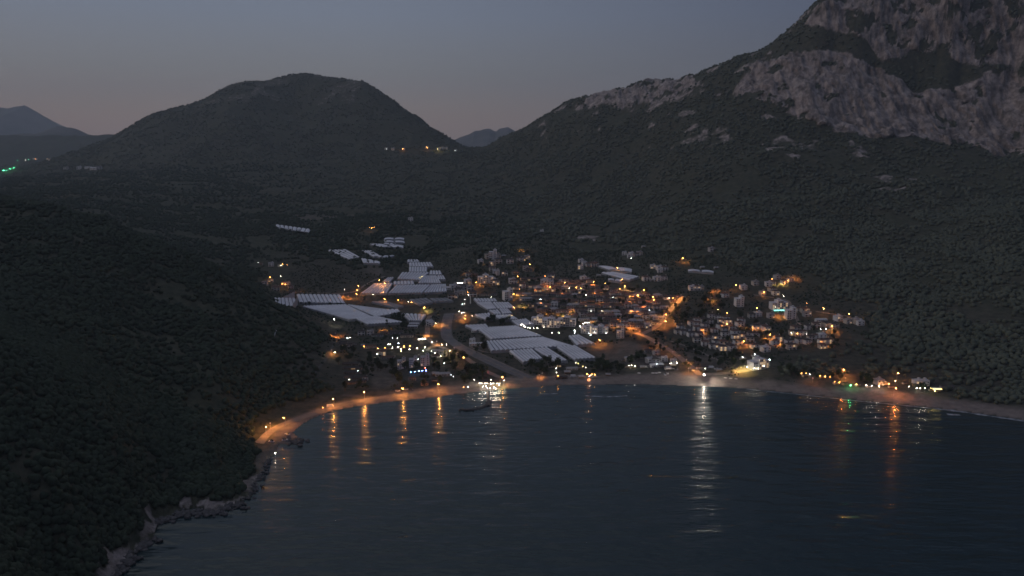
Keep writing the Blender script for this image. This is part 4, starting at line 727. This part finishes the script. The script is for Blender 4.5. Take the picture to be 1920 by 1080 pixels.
ribbon('riverbed', [(842,588),(838,602),(836,618),(838,634),(862,650),(905,672),(950,693),(992,709)], 13, M['gravel'], .16)
ribbon('riverbank_path', [(855,642),(905,665),(960,690),(1008,711)], 2.4, M['dirt'], .30)
ribbon('path', [(880,650),(912,662),(955,660)], 3, M['dirt'], .2)
ribbon('path', [(905,672),(985,708)], 1.6, M['dirt'], .34)
ribbon('creek_road', [(1192,624),(1210,630),(1235,645),(1262,660),(1290,683),(1312,703)], 6.5, M['dirt'], .22)
ribbon('village_street', [(1205,626),(1228,615),(1240,604),(1250,590),(1264,573),(1282,556)], 6.5, M['dirt'], .22)
ribbon('beach_road', [(1312,703),(1350,701),(1390,697),(1420,692),(1440,684)], 6, M['dirt'], .23)
ribbon('village_street', [(985,545),(1032,527),(1100,534),(1150,541),(1214,551)], 5, M['dirt'], .22)
ribbon('village_street', [(1165,574),(1185,566),(1200,557),(1214,549)], 6, M['dirt'], .24)
ribbon('village_street', [(962,576),(1000,577),(1040,580),(1080,592),(1130,600)], 4, M['dirt'], .22)
ribbon('village_street', [(975,568),(1070,573),(1140,577),(1215,583)], 3.4, M['asphalt'], .22)
ribbon('valley_road', [(552,549),(600,549),(640,551),(668,547),(682,536),(700,526),(722,518)], 4.5, M['dirt'], .22)
ribbon('track', [(1258,640),(1290,650),(1330,668),(1352,678)], 3.5, M['dirt'], .22)
ribbon('street', [(1378,650),(1400,645),(1430,650),(1480,654)], 4, M['dirt'], .22)
ribbon('street', [(1412,553),(1445,557),(1478,563),(1500,610)], 4, M['dirt'], .22)
ribbon('track', [(1530,584),(1552,588),(1595,594)], 4, M['dirt'], .22)
ribbon('track', [(590,700),(615,670),(625,648),(632,632)], 2.2, M['asphalt'], .22)
ribbon('surf', [(1400,729.5),(1450,735),(1500,739.5),(1555,746),(1620,753),(1685,759),(1750,766)], 1.5, M['foam'], .05, 3, z0=0, wob=.5)
ribbon('surf', [(1750,766),(1790,770),(1817,774),(1870,782),(1920,789),(2040,812)], 3.4, M['foam'], .05, 3, z0=0, wob=.5)
ribbon('surf', [(1098,742),(1120,743.5),(1150,744),(1176,742)], 2.2, M['foam'], .06, 3, z0=0, wob=.6)
ribbon('surf', [(1012,738.5),(1030,739),(1046,738)], 1.2, M['foam'], .06, 3, z0=0, wob=.6)
ribbon('surf', [(1776,777),(1790,779),(1800,778)], 3, M['foam'], .06, 3, z0=0, wob=.6)
# breakwater: a curved heap of boulders, and the narrow jetty that meets it
def boulders(name, px, n, r0, r1, label, cat, spread=1.0, z=.2):
    pts = [Vector((*ground0(u, v), 0)) for u, v in px]; V = []; Fc = []
    L_ = [(b-a).length for a, b in zip(pts[:-1], pts[1:])]; tot = sum(L_)
    for k in range(n):
        s = random.uniform(0, tot); i = 0
        while i < len(L_)-1 and s > L_[i]: s -= L_[i]; i += 1
        q = pts[i].lerp(pts[i+1], s/L_[i]); r = random.uniform(r0, r1); v_, f_ = ico(r, 1, k, .25, .7); b = len(V)
        ox, oy, oz = q.x+random.gauss(0, spread), q.y+random.gauss(0, spread), random.uniform(-.3, z+.6)
        V += [(x+ox, y+oy, zz+oz) for x, y, zz in v_]; Fc += [tuple(b+i_ for i_ in f) for f in f_]
    o = link(bpy.data.objects.new(name, mesh(name, V, Fc, M['stone']))); return tag(o, label, cat)
boulders('breakwater', [(864,769),(880,769),(897,766),(909,762),(916,757),(917,750)], 320, .5, 1.1, 'low curved breakwater of dark boulders left of the restaurant', 'breakwater', .8)
p0 = Vector((*ground0(914, 736), 0)); p1 = Vector((*ground0(916, 760), 0)); d = p1-p0
t = empty('jetty', p0, math.atan2(d.y, d.x)); tag(t, 'narrow dark jetty running from the restaurant beach to the breakwater', 'jetty')
part('deck', MB().box(0, d.length, -.9, .9, .75, .95).mesh('deck', M['wood']), t)
for k in range(7):
    for y in (-.7, .7): part('pile', cached('pile', lambda: MB().cyl(0,0,-2.5,.75,.13,.13,6).mesh('pile', M['wood'])), t, (d.length*(k+.3)/7, y, 0))
boulders('rocky_reef', [(540,826),(556,828),(566,829)], 90, .8, 2.2, 'flat pale rocks running into the sea below the left lamps', 'rocks', 2.5)
boulders('rocky_reef', [(300,980),(345,962),(402,964),(450,945)], 160, .8, 2.4, 'jagged rocks at the foot of the dark left shore', 'rocks', 2.2)
boulders('rocky_reef', [(215,1080),(245,1040),(290,1012)], 110, .8, 2.4, 'shore rocks in the bottom left corner of the bay', 'rocks', 2.4)
boulders('rocky_reef', [(470,935),(490,892),(505,862)], 90, .6, 1.6, 'scattered rocks along the shore below the forest', 'rocks', 2.2)
boulders('rock', [(452,954),(466,953)], 14, .7, 1.5, 'lone flat rock just off the left shore', 'rock', .7)

# ------------------------------------------------------------------ vehicles, parasols
def car(u, v, label, rz, paint='carw', van=False):
    p = at(u, v)
    if p is None: return
    t = empty('parked_van' if van else 'parked_car', p, rz); tag(t, label, 'van' if van else 'car', 'vehicles parked by the shore')
    L2, hgt = (2.7, 1.5) if van else (2.1, .85)
    def body():
        b = MB(); k = len(b.V); pr = [(-L2,.35),(L2,.35),(L2,hgt*.95),(L2*.55,hgt)] if not van else [(-L2,.35),(L2,.35),(L2,1.0),(L2*.72,2.2)]
        pr += [(-L2*.95, hgt if not van else 2.25)]
        n = len(pr)
        b.V += [(x, y, z) for y in (-.85, .85) for x, z in pr]; b.F += [tuple(range(n)), tuple(reversed(range(n, 2*n)))]+[(i, i+n, (i+1) % n+n, (i+1) % n) for i in range(n)]
        return b.mesh('body', M[paint])
    part('body', cached(('car', paint, van), body), t)
    if van: part('windscreen', cached('vwin', lambda: MB().box(1.98,2.05,-.72,.72,1.45,2.0).mesh('windscreen', M['glass'])), t, (.12, 0, 0), (0, -.35, 0))
    else:
        part('cabin', cached('cabin', lambda: MB().hip(-1.5,1.0,-.78,.78,.85,2.4,.62).mesh('cabin', M['glass'])), t, sc=(1,1,.86)); part('roof', cached(('croof', paint), lambda: MB().box(-.75,.3,-.62,.62,1.34,1.42).mesh('roof', M[paint])), t)
    for x in (-L2*.62, L2*.62):
        for y in (-.82, .82): part('wheel', cached('wheel', lambda: MB().cyl(0,0,-.1,.1,.33,.33,10).mesh('wheel', M['tyre'])), t, (x, y, .33), (math.pi/2, 0, 0))
car(619, 763, 'white van lit by the street lamp on the left coast road', .35, 'carw', True)
car(1075, 707, 'white van parked among the trees of the middle beach', .1, 'carw', True)
cz = [(1243,690),(1251,689),(1260,692),(1227,690),(1247,703),(1252,701),(1268,694)]
for i, (u, v) in enumerate(cz): car(u, v, f'pale car parked on the sand behind the middle beach, {ordinal(i, len(cz)) if False else ORD[i]} of seven from the left' , random.uniform(0, 3), 'carw' if i % 3 else 'card')
cz = [(738,733),(746,734),(754,733),(761,731),(770,731)]
for i, (u, v) in enumerate(cz): car(u, v, f'car parked beside the coast road below the resort, {ordinal(i, 5)}', random.uniform(-.3, .5), 'carw' if i % 2 else 'card')
cz = [(509,829),(534,826),(539,815)]
for i, (u, v) in enumerate(cz): car(u, v, f'pale car parked on the lamp-lit headland, {ordinal(i, 3)}', random.uniform(0, 3))
cz = [(1322,690),(1330,691),(1342,692),(1300,696)]
for i, (u, v) in enumerate(sorted(cz)): car(u, v, f'car parked at the end of the creek road, {ordinal(i, 4)}', random.uniform(0, 3), 'carw' if i % 2 else 'card')
cz = [(1198,703),(1224,703),(1230,703),(1236,702),(1360,712),(1370,713),(1380,714)]
for i, (u, v) in enumerate(cz):
    t = empty('parasol', at(u, v)); tag(t, f'pale beach parasol on the sand, {ordinal(i, len(cz))} of the row', 'parasol', 'parasols on the sand')
    part('pole', cached('ppole', lambda: MB().cyl(0,0,-.3,2.2,.04,.04,6).mesh('pole', M['wood'])), t); part('canopy', cached('pcan', lambda: MB().cyl(0,0,1.9,2.5,1.7,.06,8).mesh('canopy', M['cloth'])), t)

# ------------------------------------------------------------------ trees
def crown_mesh(seed, R=2.6, n=420, top=1.0):
    rr = random.Random(seed); V = []; Fc = []
    lobes = [(rr.gauss(0, R*.42), rr.gauss(0, R*.42), rr.uniform(-.45, .7)*R, rr.uniform(.42, .72)*R) for _ in range(8)]
    for k in range(n):
        x, y, z, r = rr.choice(lobes); d = Vector((rr.gauss(0,1), rr.gauss(0,1), rr.gauss(0,1))).normalized()*r*rr.uniform(.7, 1.05)
        c = Vector((x, y, z*top))+d; a = Vector((rr.gauss(0,1), rr.gauss(0,1), rr.gauss(0,1))).normalized()*rr.uniform(.3, .6); b = a.orthogonal().normalized()*rr.uniform(.25, .5); i = len(V)
        V += [tuple(c-a), tuple(c-b), tuple(c+a), tuple(c+b)]; Fc.append((i, i+1, i+2, i+3))
    return mesh('crown', V, Fc, M['leaf'])
def trunk_mesh(seed):
    rr = random.Random(seed); b = MB(); b.cyl(0,0,-1.0,3.0,.28,.17,7)
    o = b.mesh('trunk', M['bark']); me = o
    bm = bmesh.new(); bm.from_mesh(me)
    for k in range(4):
        a = k*1.6+rr.random(); base = Vector((0,0,2.4+.2*k)); tip = base+Vector((math.cos(a)*1.5, math.sin(a)*1.5, 1.4)); s = Vector((-math.sin(a), math.cos(a), 0))*.07
        bm.faces.new([bm.verts.new(q) for q in (base-s*1.5, base+s*1.5, tip+s*.5, tip-s*.5)])
        s = Vector((0,0,.08)); bm.faces.new([bm.verts.new(q) for q in (base-s*1.5, base+s*1.5, tip+s*.5, tip-s*.5)])
    bm.to_mesh(me); bm.free(); return me
CROWNS = [crown_mesh(k) for k in range(5)]+[crown_mesh(20+k, 1.5, 260, 2.6) for k in range(2)]; TRUNKS = [trunk_mesh(k) for k in range(3)]
def trees(poly, n, label, group, s0=.8, s1=1.5):
    xs = [p[0] for p in poly]; ys = [p[1] for p in poly]; k = 0; tries = 0
    while k < n and tries < 4000:
        tries += 1; u = random.uniform(min(xs), max(xs)); v = random.uniform(min(ys), max(ys))
        if not inpoly(np.array([u]), np.array([v]), poly)[0]: continue
        p = at(u, v)
        if p is None or p.z < .6 or blocked(p.x, p.y): continue
        s = random.uniform(s0, s1); t = empty('tree', p, random.uniform(0, 6.3)); t.scale = (s, s, s*random.uniform(.9, 1.2)); tag(t, label, 'tree', group)
        ci = random.randrange(7) if random.random() < .5 else random.randrange(5)
        part('trunk', random.choice(TRUNKS), t); part('crown', CROWNS[ci], t, (0, 0, 4.4 if ci < 5 else 4.8)); k += 1
GHP = [[(at(u, v, 2.8) or Vector((0,0,0))).to_2d() for u, v in q] for gs in GH.values() for q, _, _ in gs]
HOUSES = np.array([(o.location.x, o.location.y) for o in COL.objects if o.type == 'EMPTY' and o.parent is None and o.name.split('.')[0] in ('bungalow','villa','house','apartment_block','hotel','beach_hut','shed','restaurant_pavilion')])
LAMPS = np.array([(o.location.x, o.location.y) for o in COL.objects if o.type == 'EMPTY' and o.parent is None and o.name.split('.')[0] in ('street_lamp','garden_lamp','canopy','lens_ring','parked_car','parked_van','mast')])
def blocked(x, y, m=5.5):
    if np.hypot(HOUSES[:, 0]-x, HOUSES[:, 1]-y).min() < m+2: return True
    dd = LAMPS-np.array([x, y]); 
    if (np.hypot(dd[:, 0], dd[:, 1]) < 5).any() or ((abs(dd[:, 0]) < 3.5) & (dd[:, 1] > 0) & (dd[:, 1] < 22)).any(): return True
    return any(inpoly(np.array([x]), np.array([y]), [tuple(p) for p in q])[0] for q in GHP)
trees([(632,655),(690,655),(745,690),(700,690),(700,735),(640,735)], 18, 'dark leafy tree between the bungalows of the holiday camp', 'trees of the holiday camp', .7, 1.2)
trees([(680,655),(870,668),(905,695),(905,718),(760,732),(700,690)], 46, 'dense dark tree in the grove between the resort and the coast road', 'trees of the resort grove', .8, 1.4)
trees([(990,684),(1080,678),(1200,672),(1235,690),(1150,700),(1000,706)], 34, 'dark tree in the belt behind the middle beach, below the greenhouses', 'trees behind the middle beach', .7, 1.3)
trees([(1190,640),(1230,650),(1300,692),(1270,694)], 8, 'small dark tree on the left side of the creek road', 'trees left of the creek road', .6, 1.0)
trees([(1230,625),(1330,668),(1430,668),(1400,692),(1320,690),(1240,640)], 24, 'dark bushy tree in the creek strip left of the terraced estate', 'trees of the creek strip', .6, 1.1)
trees([(980,520),(1230,545),(1255,590),(1200,615),(1010,592)], 50, 'small garden tree between the low brown-roofed houses', 'garden trees of the brown-roofed quarter', .6, 1.0)
trees([(885,475),(990,470),(1060,530),(960,545),(880,540)], 30, 'tree between the houses on the slope above the greenhouses', 'trees of the upper left slope', .7, 1.2)
trees([(1265,570),(1340,560),(1420,590),(1330,615),(1260,612)], 24, 'dark tree in the wooded gap between the two village quarters', 'trees of the wooded gap', .8, 1.3)
trees([(1280,600),(1560,615),(1580,655),(1420,665),(1290,650)], 34, 'garden tree among the terraced estate villas', 'garden trees of the right estate', .55, .9)
trees([(1440,690),(1560,706),(1760,728),(1780,742),(1640,728),(1450,708)], 30, 'dark tree beside the bars of the right beach', 'trees of the right beach', .6, 1.1)
trees([(560,567),(650,570),(640,574),(565,573)], 7, 'tree in the hedge between the two valley greenhouses on the left', 'hedge trees between greenhouses', .5, .7)
trees([(715,590),(800,604),(800,622),(690,615)], 16, 'dark tree behind the lower valley greenhouses', 'trees behind the lower greenhouses', .7, 1.2)
trees([(880,660),(905,645),(915,657),(905,665)], 6, 'round tree at the corner of the large greenhouse block', 'trees at the greenhouse corner', .8, 1.2)
trees([(900,598),(960,601),(955,610),(915,608)], 9, 'dark tree in the gap between the middle greenhouses', 'trees between the middle greenhouses', .8, 1.2)

# woods: thousands of crowns that read as one mass on each slope
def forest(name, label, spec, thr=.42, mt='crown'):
    Vs = []; Fs = []; off = 0
    protos = []
    for k in range(6):
        v_, f_ = ico(1, 2, 100+k, .34, .95); protos.append((np.array(v_), np.array(f_)))
    lows = []
    for k in range(6):
        v_, f_ = ico(1, 1, 200+k, .25, .9); lows.append((np.array(v_), np.array(f_)))
    for (t0, t1, y0, y1, n_, r0, r1, lo, cond) in spec:
        t = rng.uniform(t0, t1, n_*3); y = np.sqrt(rng.uniform(y0*y0, y1*y1, n_*3))
        c = np.clip(np.interp(t, tcol, np.arange(NT)), 0, NT-1).astype(int); r = np.clip(np.interp(np.log(y), np.log(yrow), np.arange(NR)), 0, NR-1).astype(int)
        dens = fbm(t*y/60, y/60, 5, 200)
        lx, ly = t*y, y; near = np.zeros(len(t), bool)
        for p_ in LAMPS: near |= (np.abs(lx-p_[0]) < 9) & (ly-p_[1] > (-45 if p_[1] > 900 else -18)) & (ly-p_[1] < 9)
        ok = ~near & ~sea[r, c] & (ds[r, c] > 6) & (COLR[r, c, 0] < np.where(y < 560, .42, .22)) & (COLR[r, c, 1] < .3) & (dens+rng.uniform(-.14, .14, len(t)) > thr) & cond(t, y, Z[r, c], UU[r, c], VV[r, c])
        k = np.nonzero(ok)[0][:n_]
        for i in k:
            x_ = t[i]*y[i]; z_ = height(x_, y[i]); s = rng.uniform(r0, r1); pv_, pf = (lows if lo else protos)[rng.integers(6)]; a = rng.uniform(0, 6.28); ca, sa = math.cos(a), math.sin(a)
            w = pv_*np.array([s, s, s*rng.uniform(.8, 1.25)]); w = np.stack([w[:, 0]*ca-w[:, 1]*sa+x_, w[:, 0]*sa+w[:, 1]*ca+y[i], w[:, 2]+z_+s*.45], 1)
            Vs.append(w); Fs.append(pf+off); off += len(w)
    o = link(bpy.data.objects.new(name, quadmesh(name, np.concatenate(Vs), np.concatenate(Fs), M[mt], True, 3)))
    return tag(o, label, 'forest', kind='stuff')
VIL = [(480,478),(640,505),(700,515),(760,480),(880,470),(980,455),(1100,470),(1200,455),(1360,490),(1420,510),(1500,510),(1560,560),(1640,590),(1640,620),(1590,660),(1500,665),(1440,700),(1780,740),(1780,775),(960,740),(660,765),(480,840),(480,790),(610,735),(610,610),(500,575)]
novil = lambda u, v: ~inpoly(u, v, VIL)
GQ = [q for gs in GH.values() for q, _, _ in gs]
def in_gh(u, v):
    r = np.zeros(u.shape, bool)
    for q in GQ: r |= inpoly(u, v, [(a+(a-sum(p[0] for p in q)/4)*.12, b+(b-sum(p[1] for p in q)/4)*.2+1) for a, b in q])
    return r
def novil(u, v, t, y):
    j = (fbm(t*y/45, y/45, 3, 300)-.5)*70; j2 = (fbm(t*y/45, y/45, 3, 340)-.5)*40
    return ~inpoly(u+j, v+j2, VIL) & ~inpoly(u, v+j2*.3, VILC) & ~inpoly(u, v, COAST)
VILC = [(640,545),(880,480),(1240,480),(1300,560),(1480,520),(1560,600),(1540,660),(1440,690),(960,735),(660,760),(640,640)]
COAST = [(508,850),(486,830),(480,806),(490,785),(520,778),(560,766),(610,748),(650,735),(700,738),(700,760),(560,810),(510,860)]
fade = lambda t, a, b: rng.random(len(t)) < sstep(a, b, t)
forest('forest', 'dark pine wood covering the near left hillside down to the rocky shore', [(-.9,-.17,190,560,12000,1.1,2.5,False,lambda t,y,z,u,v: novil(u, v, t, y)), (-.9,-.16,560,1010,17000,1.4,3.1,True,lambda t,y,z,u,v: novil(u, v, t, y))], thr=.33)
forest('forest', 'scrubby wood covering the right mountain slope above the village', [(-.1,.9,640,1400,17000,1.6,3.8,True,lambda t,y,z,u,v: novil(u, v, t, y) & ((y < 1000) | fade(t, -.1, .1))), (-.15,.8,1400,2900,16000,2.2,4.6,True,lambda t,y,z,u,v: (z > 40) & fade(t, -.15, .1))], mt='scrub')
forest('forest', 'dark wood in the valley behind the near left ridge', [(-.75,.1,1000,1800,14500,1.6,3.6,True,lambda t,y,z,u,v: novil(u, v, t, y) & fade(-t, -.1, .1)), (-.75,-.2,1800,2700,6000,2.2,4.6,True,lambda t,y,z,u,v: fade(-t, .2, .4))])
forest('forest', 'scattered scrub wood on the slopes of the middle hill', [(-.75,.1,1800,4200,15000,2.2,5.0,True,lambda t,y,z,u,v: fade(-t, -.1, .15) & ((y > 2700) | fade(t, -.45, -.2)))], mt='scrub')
HR = np.round(HOUSES/6).astype(int); HSET = set((a+i, b+j) for a, b in HR for i in (-1, 0, 1) for j in (-1, 0, 1))
OPEN = [[(822,585),(850,585),(850,635),(910,668),(1012,708),(985,716),(880,682),(825,642)],[(795,600),(812,615),(905,690),(950,712),(925,714),(790,645)],[(1190,616),(1322,700),(1292,707),(1185,632)],[(1095,652),(1200,642),(1255,688),(1180,690),(1120,674)],[(1235,560),(1285,552),(1250,612),(1205,632),(1190,622)]]
def open_ground(u, v):
    r = np.zeros(u.shape, bool)
    for q in OPEN: r |= inpoly(u, v, q)
    return r
def clear(t, y): return np.array([(int(round(a*b/6)), int(round(b/6))) not in HSET for a, b in zip(t, y)])
forest('shrubs', 'low dark shrubs filling the gardens and plots of the village floor', [(-.33,.5,690,1450,9000,.6,1.7,True,lambda t,y,z,u,v: inpoly(u, v, VIL) & ~in_gh(u, v) & clear(t, y) & ~open_ground(u, v))])

# ------------------------------------------------------------------ the dusk air over the bay
hm = bpy.data.materials.new('dusk_air'); hm.use_nodes = True; hn = hm.node_tree
hn.nodes.remove(hn.nodes['Principled BSDF'])
pv = hn.nodes.new('ShaderNodeVolumePrincipled'); pv.inputs['Density'].default_value = 6.2e-5; pv.inputs['Color'].default_value = (.74,.87,1,1); pv.inputs['Anisotropy'].default_value = 0.2
hn.links.new(pv.outputs[0], hn.nodes['Material Output'].inputs['Volume'])
x0, x1, y0, y1, z0, z1 = -9500, 9500, -1600, 14500, -32, 1250
V = [(x, y, z) for z in (z0, z1) for y in (y0, y1) for x in (x0, x1)]
Fc = [(0,2,3,1),(4,5,7,6),(0,1,5,4),(2,6,7,3),(0,4,6,2),(1,3,7,5)]
tag(link(bpy.data.objects.new('haze', mesh('haze', V, Fc, hm))), label='thin bluish dusk haze filling the bay and valley', cat='haze', kind='stuff')
